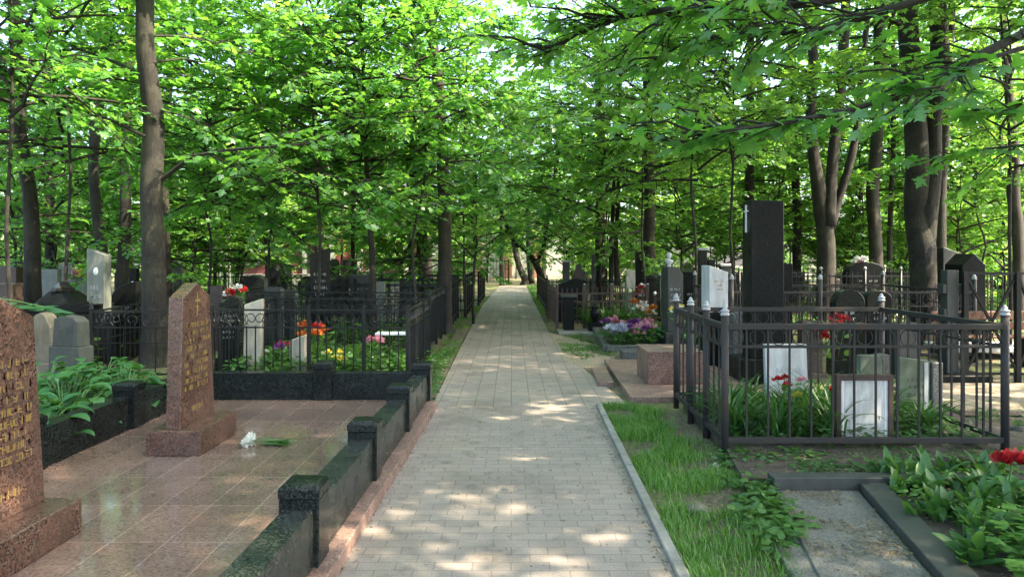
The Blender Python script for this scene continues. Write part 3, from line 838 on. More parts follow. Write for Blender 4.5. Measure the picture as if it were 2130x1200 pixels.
px_stone('flat', 1455, 1471, 520, 15, .18, 'dark_granite', 'slim dark pillar with a pale cap behind the pale slanted stele', cap='cap_paint', base=(.05,.95))
px_stone('flat', 1474, 1488, 540, 16.5, .2, 'black_granite', 'plain black pillar right of the slim capped pillar')
px_stone('flat', 1500, 1524, 553, 17, .2, 'slate_stone', 'grey slab with pale cap behind the pale slanted stele', cap='cap_paint')
px_stone('flat', 1630, 1649, 548, 13.4, .2, 'black_granite', 'dark upright slab right beside the tallest stele')
px_stone('flat', 1171, 1185, 545, 21, .2, 'slate_stone', 'slender grey column with doubled pale cap by the path fence', cap='cap_paint', base=(.06,.4))
px_stone('hump', 1194, 1214, 548, 21.5, .25, 'brown_granite', 'dark humped stone right of the slender grey column', base=(.08,.7))
px_stone('wave', 1158, 1217, 576, 18.4, .22, 'black_granite', 'long black wave-topped stone behind the brown picket fence')
px_stone('flat', 1231, 1240, 530, 21.5, .15, 'slate_stone', 'thin grey post-like stone right of the humped stone')
px_stone('arch', 1765, 1842, 545, 15.7, .3, 'black_granite', 'broad black arched stone in front of the leaning trunk', ins=(3,.5,'grey_letter'), base=(.1,.3))
px_stone('gable', 2000, 2052, 527, 12, .5, 'black_granite', 'large polished black block at the right behind the black cross', base=(.05,.3))
px_stone('slant_l', 1962, 2012, 514, 12.9, .5, 'slate_stone', 'dark slanted slab left behind the large polished black block')
px_stone('arch', 1738, 1800, 602, 9.6, .18, 'dark_granite', 'dark arched stone with pale carving in front of the grey ringed fence', ins=(3,.4,'white_enamel'), base=(.04,.25))
px_stone('round', 1803, 1856, 604, 9.9, .18, 'black_granite', 'black round-topped stone right of the pale-carved arched one', ins=(4,.5,'grey_letter'), base=(.04,.25))
px_stone('flat', 1668, 1712, 668, 9.4, .16, 'brown_granite', 'low brown block behind the daylily grave', base=(.05,.1))
px_stone('flat', 1862, 1915, 672, 9.3, .2, 'slate_stone', 'low grey block behind the right end of the daylily grave')
px_stone('slant_r', 1526, 1552, 645, 10, .25, 'grey_granite', 'low grey stone beneath the pale slanted stele', zb=0)
# white bust on a plinth
T = thing('bust', 'small white bust above the cut-corner stele', 'sculpture', (WX(1394,14), 14.1, 0))
MB().box(-.13,.13,-.1,.1,-.05,1.42).build('plinth', M['black_granite'], T, bev=.01, world=False)
MB().lathe([(.04,1.42),(.045,1.44),(.03,1.46),(.085,1.52),(.08,1.555),(.03,1.57),(.028,1.59),(.048,1.62),(.053,1.655),(.04,1.69),(.01,1.705)], 14).build('figure', M['white_marble'], T, smooth=True, world=False)
# black cross
T = thing('grave_cross', 'black three-armed orthodox cross of square beams, standing on a slab at right', 'cross', (WX(1975,9.3), 9.3, 0))
MB().box(-.5,.4,-.25,.4,-.06,.12).build('base', M['black_granite'], T, bev=.01, world=False)
c = MB().box(-.075,.075,-.075,.075,.12,1.44).box(-.125,-.0751,-.07,.07,1.14,1.26).box(.0751,.16,-.07,.07,1.14,1.26).box(.0751,.12,-.07,.07,.74,.9).box(-.11,-.0751,-.07,.07,.82,.95)
c.build('beams', M['slate_stone'], T, bev=.006, world=False)
# bench, flat tomb
T = thing('bench', 'brown wooden bench behind the crossed-bar fence at right', 'bench', (WX(2050,10.6), 10.6, 0), .05)
for z in (.58,.74): MB().box(-.72,.75,.16,.19,z-.06,z+.06).build('back_slat', M['wood'], T, bev=.005, world=False)
for y in (-.12,.02): MB().box(-.72,.75,y-.06,y+.06,.43,.465).build('seat_slat', M['wood'], T, bev=.005, world=False)
for x in (-.6,.62):
    MB().box(x-.025,x+.025,-.16,.15,-.05,.43).build('leg', M['iron'], T, world=False)
    MB().box(x-.02,x+.02,.19,.215,.3,.8).build('backrest_post', M['iron'], T, world=False)
T = thing('flat_tomb', 'pale flat marble slab frame on the ground at the far right edge', 'grave slab', (WX(2075,11.2), 11.4, 0))
MB().box(-.75,1.2,-.3,.5,.14,.22).build('slab', M['white_marble'], T, bev=.008, world=False)
for x in (-.6,1.0): MB().box(x-.1,x+.1,-.25,.45,-.05,.14).build('leg', M['slate_stone'], T, world=False)

# far rows of stones under the trees, too alike to tell apart
rs = random.Random(21)
n_far = 0
while n_far < 46:
    Y = rs.uniform(18, 36); X = rs.uniform(-17, 22)
    if abs(X) < 2.0: continue
    k = rs.choice(['flat','round','gable','shoulder','arch','hump','wave'])
    m_ = rs.choice(['black_granite','slate_stone','dark_granite','grey_granite','brown_granite','slate_stone','grey_marble'])
    stone(k, X, Y, rs.uniform(.4,.8), rs.uniform(.8,1.55), .2, m_, 'dark or grey gravestone in the far shaded rows under the trees', rz=rs.uniform(-.5,.5), base=(.08,.2), ins=(4,.65,'grey_letter') if rs.random() < .6 else None, group='far rows of gravestones')
    n_far += 1

# ------------------------------------------------------------------ stones of the daylily grave
T = thing('white_plaque', 'clean white marble plaque with engraved cross and name among daylilies', 'plaque', (WX(1642,7.0), 7.05, 0))
s = MB().box(-.205,.205,-.03,.03,.16,.755).build('slab', M['white_marble'], T, bev=.004, world=False)
obj('inscription', text_mesh('БАКОВА', .062, M['grey_letter']), s, (.02,-.0305,.47))
obj('date', text_mesh('1901–1974', .036, M['grey_letter']), s, (.04,-.0305,.40))
obj('cross_emblem', MB().box(-.004,.004,-.001,.001,.58,.72).box(-.03,.03,-.0012,.0012,.672,.678).box(-.045,.045,-.0014,.0014,.705,.71).mesh('cross_emblem', M['grey_letter']), s, (0,-.0305,0))
s.rotation_euler = (R(-6), 0, 0)
MB().box(-.3,.3,-.1,.14,-.05,.15).build('base', M['mossy_stone'], T, bev=.01, world=False)
T = thing('framed_slab', 'stained white marble slab in a dark brown metal frame', 'grave slab', (WX(1797,6.02), 6.02, 0))
fr = MB().box(-.236,-.198,-.02,.03,-.08,.625).box(.198,.236,-.02,.03,-.08,.625)
MB().box(-.236,-.2,-.022,.03,-.08,.58).build('leg', M['brown_iron'], T, world=False)
MB().box(.2,.236,-.022,.03,-.08,.58).build('leg', M['brown_iron'], T, world=False)
MB().box(-.236,.236,-.024,.03,.58,.625).build('top_bar', M['brown_iron'], T, world=False)
MB().box(-.236,.236,-.018,.028,.02,.05).build('bottom_bar', M['brown_iron'], T, world=False)
MB().box(-.1995,.1995,-.006,.022,.05,.5795).build('slab', M['dirty_marble'], T, world=False)
for x in (-.178,.178): MB().box(x-.006,x+.006,-.009,-.0055,.055,.574).build('border_strip', M['white_enamel'], T, world=False)
T = thing('mossy_slab', 'greenish weathered slab at the back of the daylily grave', 'grave slab', (WX(1806,7.45), 7.45, 0), .1)
MB().prism(outline('flat',.24,.60,None), -.05, .02).build('slab', M['mossy_stone'], T, bev=.006, world=False)
MB().box(.12,.21,-.04,.12,-.05,.60).build('backing', M['grey_granite'], T, bev=.008, world=False)
T = thing('mossy_slab', 'tall leaning grey-green slab with granite backing, right in the daylily grave', 'grave slab', (WX(1905,6.8), 6.85, 0), .12)
s = MB().prism([(-.17,-.08),(.14,-.08),(.15,.62),(-.165,.665)], -.04, .02).build('slab', M['mossy_stone'], T, bev=.005, world=False)
obj('inscription', glyph_rows([(.45,.6),(.38,.5),(.31,.6)], .26, .03, 77).mesh('inscription', M['slate_stone']), s, (0,-.0405,0))
MB().box(.085,.125,-.046,-.03,-.02,.61).build('edge_strip', M['white_marble'], T, world=False)
MB().box(.155,.27,-.06,.16,-.08,.61).build('backing', M['grey_granite'], T, bev=.01, world=False)
T = thing('plank', 'old dark edging board on the soil in the daylily grave', 'board', (3.45,6.2,.04))
MB().bar((-.25,.35,.0),(.42,-.15,.02),.03,.10).build('board', M['brown_iron'], T, bev=.004, world=False)

# ------------------------------------------------------------------ pink granite seat by the path and flower bed
T = thing('granite_platform', 'pink granite platform slab right of the path', 'platform', (2.2, 9.4, 0))
MB().prism([(1.31,7.98),(2.9,7.98),(2.9,10.95),(1.40,10.95)], -.05, .062, 'z').build('slab', M['red_granite_rough'], T, bev=.006)
T = thing('granite_block', 'red granite block seat standing on the pink platform', 'block seat', (1.98, 9.12, .062))
MB().box(1.645,2.32,8.75,9.5,.062,.45).build('block', M['pink_granite'], T, bev=.008)
MB().box(1.64,2.325,8.745,9.505,.45,.462).build('top', M['red_granite_rough'], T, bev=.004)
T = thing('stepping_stone', 'low pink granite step slab between path and platform', 'step', (1.17, 9.5, 0))
MB().prism([(1.07,8.97),(1.27,8.97),(1.33,10.2),(1.12,10.2)], -.05, .055, 'z').build('slab', M['red_granite_rough'], T, bev=.006)
T = thing('stepping_stone', 'short grey stone slab behind the red granite block', 'step', (1.9, 11.6, 0))
MB().box(1.75,2.2,11.4,11.75,-.05,.12).build('slab', M['grey_granite'], T, bev=.008)

T = thing('flower_bed', 'granite-edged bed of mixed flowers right of the path', 'flower bed', (2.5, 13.8, 0))
bed = [(1.60,12.2),(3.6,12.2),(3.6,15.4),(1.78,15.4)]
for a, b_ in zip(bed, bed[1:]+bed[:1]):
    MB().bar((*a,.03),(*b_,.03),.12,.18).build('curb', M['grey_granite'], T, bev=.006)
MB().prism([(1.66,12.26),(3.54,12.26),(3.54,15.34),(1.83,15.34)], -.04, .07, 'z').build('soil', M['soil'], T)
def square_column(x, y, label, h=.74):
    T = thing('stone_column', label, 'column', (x, y, 0))
    MB().box(-.115,.115,-.115,.115,-.05,h).build('shaft', M['black_granite'], T, bev=.008, world=False)
    MB().box(-.18,.18,-.18,.18,h,h+.05).build('cap', M['slate_stone'], T, bev=.006, world=False)
square_column(WX(1183,15.7), 15.75, 'low black square column with wide pale cap on a concrete slab')
T = thing('concrete_slab', 'concrete slab under the low black square column', 'slab', (1.55, 15.6, 0))
MB().box(.98,1.95,15.0,16.0,-.05,.03).build('slab', M['concrete'], T, bev=.01)
T = thing('grave_vase', 'small black stone vase on a square foot before the grass clumps', 'vase', (WX(1237,15.6), 15.55, .03))
MB().box(-.15,.15,-.15,.15,0,.19).build('foot', M['black_granite'], T, bev=.01, world=False)
MB().lathe([(.06,.19),(.05,.22),(.085,.26),(.10,.36),(.09,.42),(.06,.45),(.085,.50),(.09,.52),(.07,.52)], 14).build('bowl', M['black_granite'], T, smooth=True, world=False)

# ------------------------------------------------------------------ near right grave ledger
T = thing('grave_ledger', 'litter-strewn grey granite ledger slab in a dark curb at bottom right', 'grave slab', (2.0, 4.3, 0))
MB().prism([(1.38,2.9),(1.93,2.9),(2.335,4.86),(1.775,4.86)], -.06, .035, 'z').build('slab', M['ledger_granite'], T, bev=.005)
MB().box(1.77,3.42,4.87,5.0,-.06,.115).build('back_curb', M['slate_stone'], T, bev=.005)
MB().prism([(1.945,2.9),(2.12,2.9),(2.52,4.86),(2.345,4.86)], -.06, .085, 'z').build('side_curb', M['slate_stone'], T, bev=.005)
T = thing('flat_stone', 'flat grey stone sunk in the grass beside the ledger', 'stone', (1.5, 4.1, 0))
MB().prism([(1.37,3.3),(1.52,3.3),(1.66,4.05),(1.62,4.22),(1.46,4.2)], -.05, .022, 'z').build('slab', M['ledger_granite'], T, bev=.006)
def rock(x, y, s, label, m='pebble', z=0):
    T = thing('stone', label, 'stone', (x, y, z))
    bm = bmesh.new(); bmesh.ops.create_icosphere(bm, subdivisions=3, radius=1)
    for v in bm.verts:
        k = 1 + .35*noise.noise(v.co*1.3 + Vector((x*9, y*7, 0)))
        v.co = Vector((v.co.x*k*s, v.co.y*k*s*.8, v.co.z*k*s*.55 + s*.2))
    me = bpy.data.meshes.new('rock'); bm.to_mesh(me); bm.free()
    for p in me.polygons: p.use_smooth = True
    me.materials.append(M[m]); obj('rock', me, T)
rock(WX(1546,5.5), 5.5, .05, 'whitish stone on the soil right of the fence post foot')
rock(WX(1492,5.55), 5.55, .035, 'small pale stone left of the fence post foot')
rock(WX(1450,4.6), 4.6, .075, 'broad pale sandy stone sunk in the grass strip', 'pale_stone', -.02)
rock(WX(2118,6.6), 6.6, .09, 'dark angular stone beside the right corner post of the fence', 'slate_stone')

# soil of the planted grave at the bottom right, sloping bank right of it
def patch(name, poly, z, m):
    mb = MB().prism(poly, z-.05, z, 'z'); return struct(mb.build(name, m))
patch('planted_soil', [(2.13,2.9),(4.6,2.9),(4.6,4.86),(2.53,4.86)], .05, M['soil'])
patch('planted_soil', [(1.62,5.05),(4.4,5.05),(4.4,7.7),(1.83,7.7),(1.74,5.9)], .056, M['soil'])
patch('bare_ground', [(4.55,7.3),(9,7.3),(9,8.9),(4.6,8.9)], .056, M['earth'])
patch('planted_soil', [(-7.5,6.0),(-3.55,6.0),(-3.55,9.2),(-7.5,9.2)], .056, M['soil'])

# ------------------------------------------------------------------ plants
def bent_leaf(mb, base, az, el, ln, wd, droop, fold=.25, n=6, tip=1.0, wide=.45, roll=0):
    """one curved leaf blade as a strip of three vertices across"""
    p = Vector(base); h = Vector((math.cos(az), math.sin(az), 0)); e = el
    side = Vector((-math.sin(az), math.cos(az), 0))
    if roll: side = Matrix.Rotation(roll, 3, h) @ side
    v, f = [], []
    for i in range(n+1):
        t = i/n
        d = h*math.cos(e) + Vector((0,0,1))*math.sin(e)
        up = side.cross(d) * -1
        if up.z < 0 and abs(e) < 1.4: up = -up
        w = wd*max(.02, (math.sin(math.pi*min(1, t/(2*wide)))if t < wide else math.cos(math.pi/2*((t-wide)/(1-wide))**1.3)))
        if i == n: w = wd*.02
        if i == 0: w = max(w, wd*.08)
        v += [p - side*w + up*(fold*w), p, p + side*w + up*(fold*w)]
        p = p + d*(ln/n); e -= droop/n*(.4+1.2*t)
    for i in range(n):
        a = i*3
        f += [(a,a+1,a+4,a+3),(a+1,a+2,a+5,a+4)]
    mb.add(v, f)
def plant_base(name, label, cat, x, y, z, group=None): return thing(name, label, cat, (x, y, z), 0, group)
def build_plant(T, mb, m, name='foliage'):
    me = bpy.data.meshes.new(name); me.from_pydata(mb.v, [], mb.f); me.materials.append(M[m])
    me.polygons.foreach_set('use_smooth', [True]*len(me.polygons))
    return obj(name, me, T)
def daylily(x, y, z, label, seed, n=46, ln=.55, flowers=(), wd=.011):
    T = plant_base('daylily', label, 'plant', x, y, z)
    r = random.Random(seed); mb = MB()
    for i in range(n):
        a = r.uniform(0, 6.28)
        bent_leaf(mb, (r.gauss(0,.035), r.gauss(0,.035), 0), a, r.uniform(.85,1.45), ln*r.uniform(.6,1.15), wd*r.uniform(.7,1.2), r.uniform(.9,2.4), .5, 7, wide=.3)
    build_plant(T, mb, 'lily_leaf')
    return T
def bloom(T, p, m, n, size, flat=False, seed=0, name='flower', ball=.03):
    r = random.Random(seed + n)
    P_, F_, N_, S_ = [], [], [], []
    for k in range(n):
        d = Vector((r.gauss(0,1), r.gauss(0,1), abs(r.gauss(0,1)) if not flat else .35)).normalized()
        P_.append(Vector(p) + d*ball*r.uniform(.2,1)); F_.append(d + Vector((0,0,.1))); N_.append((r.gauss(0,1), r.gauss(0,1), r.gauss(.5,1))); S_.append(size*r.uniform(.7,1.15))
    return obj(name, leaf_mesh(name, OVAL, P_, F_, N_, S_, M[m]), T)
dl = [(1.95,6.3,'daylily clump at the front left corner of the ringed fence'),(2.25,6.15,'daylily clump below the white plaque, nearest the front rail'),(2.52,6.45,'daylily clump in front of the white plaque'),
      (2.05,6.95,'daylily clump left of the white plaque'),(2.85,6.75,'daylily clump between the white plaque and the framed slab'),(2.72,6.1,'daylily clump touching the left leg of the framed slab'),(3.2,6.35,'daylily clump just right of the framed slab'),
      (3.35,6.6,'daylily clump in front of the leaning grey-green slab'),(3.65,6.4,'daylily clump by the right part of the ringed fence'),(2.4,7.3,'daylily clump behind the white plaque')]
for i, (x, y, lab) in enumerate(dl):
    daylily(x, y, .05, lab, 100+i, 66 if i < 8 else 44, .58 if i < 8 else .45)
def bouquet(x, y, z, label, heads, seed, leaf_m='cover_leaf', cat='flowers', name='flower_bouquet', spread=.12, hh=(.12,.25), size=.05, leafn=60, group=None):
    """heads: list of (petal material, count)"""
    T = thing(name, label, cat, (x, y, z), 0, group)
    r = random.Random(seed)
    P_, F_, N_, S_ = [], [], [], []
    for k in range(leafn):
        a = r.uniform(0,6.28); q = spread*math.sqrt(r.random())
        P_.append((q*math.cos(a), q*math.sin(a), r.uniform(.0, hh[1]*.85))); F_.append((math.cos(a)+r.gauss(0,.3), math.sin(a)+r.gauss(0,.3), r.uniform(.1,1.2))); N_.append((r.gauss(0,.4), r.gauss(0,.4), 1)); S_.append(r.uniform(.06,.12))
    obj('foliage', leaf_mesh('foliage', OVAL, P_, F_, N_, S_, M[leaf_m]), T)
    st = MB()
    for pm, cnt in heads:
        for k in range(cnt):
            a = r.uniform(0,6.28); q = spread*r.uniform(.2,1)
            p = (q*math.cos(a), q*math.sin(a), r.uniform(*hh))
            bloom(T, p, pm, 22, size, seed=k, ball=size*.5)
            st.tube([(p[0]*.4, p[1]*.4, 0), p], .003, 4)
    build_plant(T, st, 'stem', 'stems')
    return T
bouquet(2.56, 6.6, .1, 'red artificial roses low before the white plaque', [('red_petal',3),('pink_petal',1)], 1, spread=.16, hh=(.30,.42), size=.042)
bouquet(2.60, 6.52, .1, 'single yellow blossom beneath the red roses by the white plaque', [('yellow_petal',1)], 2, spread=.06, hh=(.22,.26), size=.05, leafn=15)
bouquet(2.86, 6.4, .05, 'two small orange-red blossoms left of the framed slab', [('red_petal',2)], 3, spread=.07, hh=(.30,.4), size=.03, leafn=15)
bouquet(WX(1733,9.2), 9.25, .3, 'dark red flowers before the pale-carved arched stone', [('red_petal',6)], 4, spread=.22, hh=(.25,.55), size=.07, leafn=30)
bouquet(WX(1455,8.6), 9.7, .72, 'yellow flowers behind the left side of the ringed fence', [('yellow_petal',2),('white_petal',2)], 5, spread=.09, hh=(.12,.2), size=.05, leafn=20)
# flower bed right
fb = [(1.85,12.5,'pale lilac flower cushion at the near corner of the bed',[('lilac_petal',9)],.17),(2.25,12.6,'purple and pink flowers at the near edge of the bed',[('purple_petal',4),('pink_petal',6)],.24),
      (2.0,14.0,'pink flowers in the left of the bed',[('pink_petal',5),('purple_petal',1)],.2),(2.35,13.8,'deep purple flowers in the middle of the bed',[('purple_petal',7)],.2),
      (2.75,14.7,'white and orange-red flowers at the back of the bed',[('white_petal',7),('orange_petal',5)],.3),(2.6,13.3,'few pink flowers right in the bed',[('pink_petal',4)],.2)]
for i, (x, y, lab, hd, sp) in enumerate(fb):
    bouquet(x, y, .07, lab, hd, 40+i, spread=sp, hh=(.18,.34) if i != 4 else (.3,.62), size=.085, leafn=70)
# flowers in the left plots
bouquet(-2.75, 10.2, .25, 'bunch of bright orange flowers in the black scroll fence', [('orange_petal',9),('red_petal',2)], 60, spread=.20, hh=(.25,.42), size=.075, leafn=50)
bouquet(-3.15, 10.0, .0, 'purple and red blossoms low behind the granite wall', [('purple_petal',3),('red_petal',2)], 61, spread=.22, hh=(.3,.42), size=.07, leafn=90)
bouquet(-2.05, 10.3, .0, 'pink flower right of the orange bunch', [('pink_petal',3)], 62, spread=.15, hh=(.35,.45), size=.08, leafn=60)
bouquet(-2.35, 9.8, .0, 'pale yellow blossoms low at the black scroll fence', [('yellow_petal',6)], 63, spread=.2, hh=(.2,.32), size=.05, leafn=90)
bouquet(WX(488,11), 11.0, .75, 'red and white flowers behind the wave-topped stone', [('red_petal',5),('white_petal',3)], 64, spread=.15, hh=(.2,.4), size=.07, leafn=40)
bouquet(WX(163,14), 14.0, 1.18, 'yellow and pink flowers on top of the grey-brown rough stone', [('yellow_petal',3),('pink_petal',3)], 65, spread=.15, hh=(.05,.15), size=.07, leafn=20)
bouquet(WX(1330,17), 16.9, .5, 'red and white flowers right of the narrow cream stele', [('red_petal',3),('white_petal',3)], 66, spread=.25, hh=(.2,.4), size=.09, leafn=30)
bouquet(WX(1790,15.7), 15.8, 1.45, 'pale flowers lying on top of the broad black arched stone', [('white_petal',7),('pink_petal',3)], 67, spread=.28, hh=(.02,.12), size=.07, leafn=10)

# broad-leaved plants
def hosta(x, y, z, label, seed, n=34, ln=.26, wd=.085, hgt=.3, m='hosta', name='hosta', el=(.3,1.1)):
    T = plant_base(name, label, 'plant', x, y, z)
    r = random.Random(seed); mb = MB(); sm = MB()
    for i in range(n):
        a = r.uniform(0, 6.28); q = hgt*r.uniform(.25,1.1); z1 = hgt*r.uniform(.35,1.25)*(1.1-.4*q/hgt)
        p = Vector((q*math.cos(a), q*math.sin(a), z1))
        sm.tube([(0,0,0), p*.5+Vector((0,0,.04)), p], .004, 4)
        bent_leaf(mb, p, a+r.gauss(0,.4), r.uniform(-.1,.5), ln*r.uniform(.65,1.1), wd*r.uniform(.7,1.1), r.uniform(.5,1.4), .3, 6, wide=.35)
    build_plant(T, mb, m); build_plant(T, sm, 'stem', 'stems')
for i, (x, y, lab) in enumerate(((-3.95,6.35,'broad-leaved plant nearest behind the dark granite wall'),(-4.25,6.9,'broad-leaved plant in the middle behind the granite wall'),(-3.85,7.15,'tall broad-leaved plant left of the middle headstone'),(-4.75,7.3,'broad-leaved plant in front of the worn grey headstone'),(-4.45,7.75,'broad-leaved plant farthest back against the black fence'),(-3.8,5.6,'low broad-leaved plant right beside the near headstone'))):
    hosta(x, y, .05, lab, 200+i, 80, .19, .062, .42)
for i, (x, y) in enumerate(((1.9,13.1),(2.15,13.2),(2.5,12.9),(2.9,13.0),(3.1,13.6),(3.2,12.6))):
    hosta(x, y, .07, 'low green leafy plant filling the flower bed', 230+i, 36, .2, .07, .24, group if False else 'hosta')
for o in COL.objects:
    if o.get('label') == 'low green leafy plant filling the flower bed': o['group'] = 'leafy plants in the flower bed'
def lily(x, y, z, label, seed, n=12, ln=.30, wd=.045):
    T = plant_base('broad_leaf_lily', label, 'plant', x, y, z)
    r = random.Random(seed); mb = MB()
    for i in range(n):
        bent_leaf(mb, (r.gauss(0,.05), r.gauss(0,.05), 0), r.uniform(0,6.28), r.uniform(.5,1.5), ln*r.uniform(.75,1.2), wd*r.uniform(.7,1.15), r.uniform(.2,1.3), .35, 7, wide=.5, roll=r.gauss(0,.4))
    build_plant(T, mb, 'lily_leaf')
    return T
ll = [(2.72,4.75,'clump against the dark back curb right of the ledger'),(2.95,5.1,'clump behind the dark back curb'),(2.62,4.3,'clump leaning over the dark side curb'),(2.88,4.35,'clump in the middle of the planted grave'),(2.55,3.95,'clump at the near end of the side curb'),
      (3.1,4.75,'clump left of the red flower'),(2.82,3.95,'clump above the pale green leaves'),(3.2,4.25,'clump below the red flower'),(3.35,5.15,'clump behind the red flower'),(2.7,5.05,'clump straddling the back curb'),(2.38,3.7,'clump lowest beside the curb'),(2.95,3.7,'clump among the pale green leaves')]
for i, (x, y, lab) in enumerate(ll):
    lily(x, y, .04, 'broad-leaved lily '+lab, 300+i, 20, .20, .031)
rl = random.Random(12)
for i in range(24):
    x, y = rl.uniform(2.5,3.5), rl.uniform(3.7,5.3)
    if x < 2.13 + (y-2.9)*.205: continue
    lily(x, y, .04, 'small broad-leaved lily shoots in the planted grave at the right', 380+i, 12, .16, .026)['group'] = 'lily shoots in the planted grave'
def pale_plant(x, y, z, label, seed, n=40):
    T = plant_base('leafy_herb', label, 'plant', x, y, z)
    r = random.Random(seed); P_, F_, N_, S_ = [], [], [], []
    sm = MB()
    for s in range(7):
        a = r.uniform(0,6.28); L = r.uniform(.12,.26); tip = Vector((math.cos(a)*L*.8, math.sin(a)*L*.8, r.uniform(.1,.22)))
        sm.tube([(0,0,0), tip*.5+Vector((0,0,.04)), tip], .003, 4)
        for k in range(3):
            c = tip*(1-.28*k)+Vector((0,0,.03))
            for q in range(5):
                aa = a + (q-2)*.75
                P_.append(c); F_.append((math.cos(aa), math.sin(aa), r.uniform(-.2,.25))); N_.append((r.gauss(0,.2), r.gauss(0,.2), 1)); S_.append(r.uniform(.055,.085))
    obj('foliage', leaf_mesh('foliage', OVAL, P_, F_, N_, S_, M['pale_leaf']), T)
    build_plant(T, sm, 'stem', 'stems')
for i, (x, y, lab) in enumerate(((2.6,3.62,'at the bottom edge beside the side curb'),(2.75,3.75,'in the bottom right corner'),(2.45,3.45,'nearest the bottom edge'),(2.9,3.7,'at the right edge near the bottom'),(2.65,3.45,'in the lowest right corner'))):
    pale_plant(x, y, .05, 'pale green leafy herb '+lab, 340+i)
T = thing('red_peony', 'large red peony-like flower at the right edge', 'flower', (WX(2100,4.55), 4.55, .05))
MB().tube([(.03,.05,0),(0,0,.16),(0,-.02,.25)], .006, 6).build('stem', M['stem'], T, world=False)
for q in range(3): bloom(T, (-.05+.06*q, -.02*q, .27-.012*abs(q-1)), 'red_petal', 46, .055, seed=q, name='flower_head', ball=.045)
mb = MB()
for i in range(8): bent_leaf(mb, (0,0,.1), i*.8, .4, .2, .03, .8)
build_plant(T, mb, 'hosta')
# grassy clumps behind the vase
for i, (x, y) in enumerate(((2.05,16.0),(2.35,15.9),(2.65,15.95),(1.75,16.1))):
    daylily(x, y, .0, 'tall fresh green grass clump behind the flower bed', 360+i, 60, .75, wd=.016)['group'] = 'grass clumps behind the flower bed'

# ------------------------------------------------------------------ grass strip, ground cover, litter
def blades(name, pts, h, w, m, seed, lean=.6):
    rg = np.random.default_rng(seed); n = len(pts)
    P = np.asarray(pts, np.float32)
    a = rg.uniform(0, 6.283, n); H = h[0] + (h[1]-h[0])*rg.random(n)
    le = rg.uniform(.15, lean, n)*H*1.2
    d = np.stack([np.cos(a), np.sin(a), 0*a], 1); s = np.stack([-np.sin(a), np.cos(a), 0*a], 1)
    W = w*rg.uniform(.7, 1.3, n)
    V = []
    for t, ww in ((0,1),(.4,.85),(.75,.55)):
        c = P + d*(le*t*t)[:, None] + np.array([0,0,1])[None]*(H*(t-.18*t*t*t))[:, None]
        V += [c - s*(W*ww)[:, None], c + s*(W*ww)[:, None]]
    V.append(P + d*le[:, None]*1.05 + np.array([0,0,1])[None]*(H*.82)[:, None])
    V = np.stack(V, 1).astype(np.float32)
    T = (V, [[0,1,3,2],[2,3,5,4],[4,5,6]])
    me = bpy.data.meshes.new(name); k = 7
    me.vertices.add(n*k); me.vertices.foreach_set('co', V.reshape(-1))
    fs = T[1]; per = 11
    idx = np.concatenate([np.array(f) for f in fs])
    me.loops.add(n*per); me.loops.foreach_set('vertex_index', (np.arange(n)[:, None]*k + idx[None]).reshape(-1).astype(np.int32))
    me.polygons.add(n*3); me.polygons.foreach_set('loop_start', (np.arange(n)[:, None]*per + np.array([0,4,8])[None]).reshape(-1).astype(np.int32))
    me.update(calc_edges=True)
    me.materials.append(m)
    return me
def inside(poly, x, y):
    c = False; n = len(poly)
    for i in range(n):
        (x1, y1), (x2, y2) = poly[i], poly[(i+1) % n]
        if (y1 > y) != (y2 > y) and x < (x2-x1)*(y-y1)/(y2-y1)+x1: c = not c
    return c
def scatter(poly, n, seed, dens=None):
    r = random.Random(seed); out = []
    x0, x1 = min(p[0] for p in poly), max(p[0] for p in poly); y0, y1 = min(p[1] for p in poly), max(p[1] for p in poly)
    tries = 0
    while len(out) < n and tries < n*40:
        tries += 1
        x, y = r.uniform(x0, x1), r.uniform(y0, y1)
        if inside(poly, x, y) and (dens is None or r.random() < dens(x, y)): out.append((x, y, ground_z(x, y)-.004))
    return out
strip = [(.875,3.0),(1.42,3.0),(1.52,4.4),(1.72,5.2),(1.66,5.7),(1.64,6.9),(1.52,7.6),(1.28,7.9),(.985,7.85)]
dn = lambda x, y: min(1, max(.03, 1.7*noise.noise((x*2.6, y*2.2, 5)) + .62 - max(0, (x-1.36)*2.6)))
stuff(obj('grass', blades('grass', scatter(strip, 17000, 1, dn), (.025,.105), .0026, M['grass'], 1)), 'long bright green grass between the kerb and the iron fence', 'grass')
verge_r = [(.87,10.9),(1.02,10.5),(1.6,10.9),(1.7,12.1),(1.5,15),(.95,16),(.82,15.6)]
dv_ = lambda x, y: max(.02, noise.noise((x*1.5, y*1.5, 8))*1.6+.15)
stuff(obj('grass', blades('grass', scatter(verge_r, 2600, 2, dv_), (.03,.10), .004, M['grass'], 2)), 'thin trampled grass on the right verge of the path', 'grass')
verge_l = [(-.92,8.1),(-1.3,8.1),(-1.32,14),(-1.45,20),(-1.05,30),(-.9,30),(-1.0,20)]
stuff(obj('grass', blades('grass', scatter(verge_l, 3200, 3, dv_), (.03,.10), .004, M['grass'], 3)), 'patchy thin grass on the left verge of the path', 'grass')
verge_f = [(.82,20),(1.3,20),(1.6,41),(.82,41)]
stuff(obj('grass', blades('grass', scatter(verge_f, 2500, 4), (.05,.16), .008, M['grass'], 4)), 'grass on the right verge near the path end', 'grass')
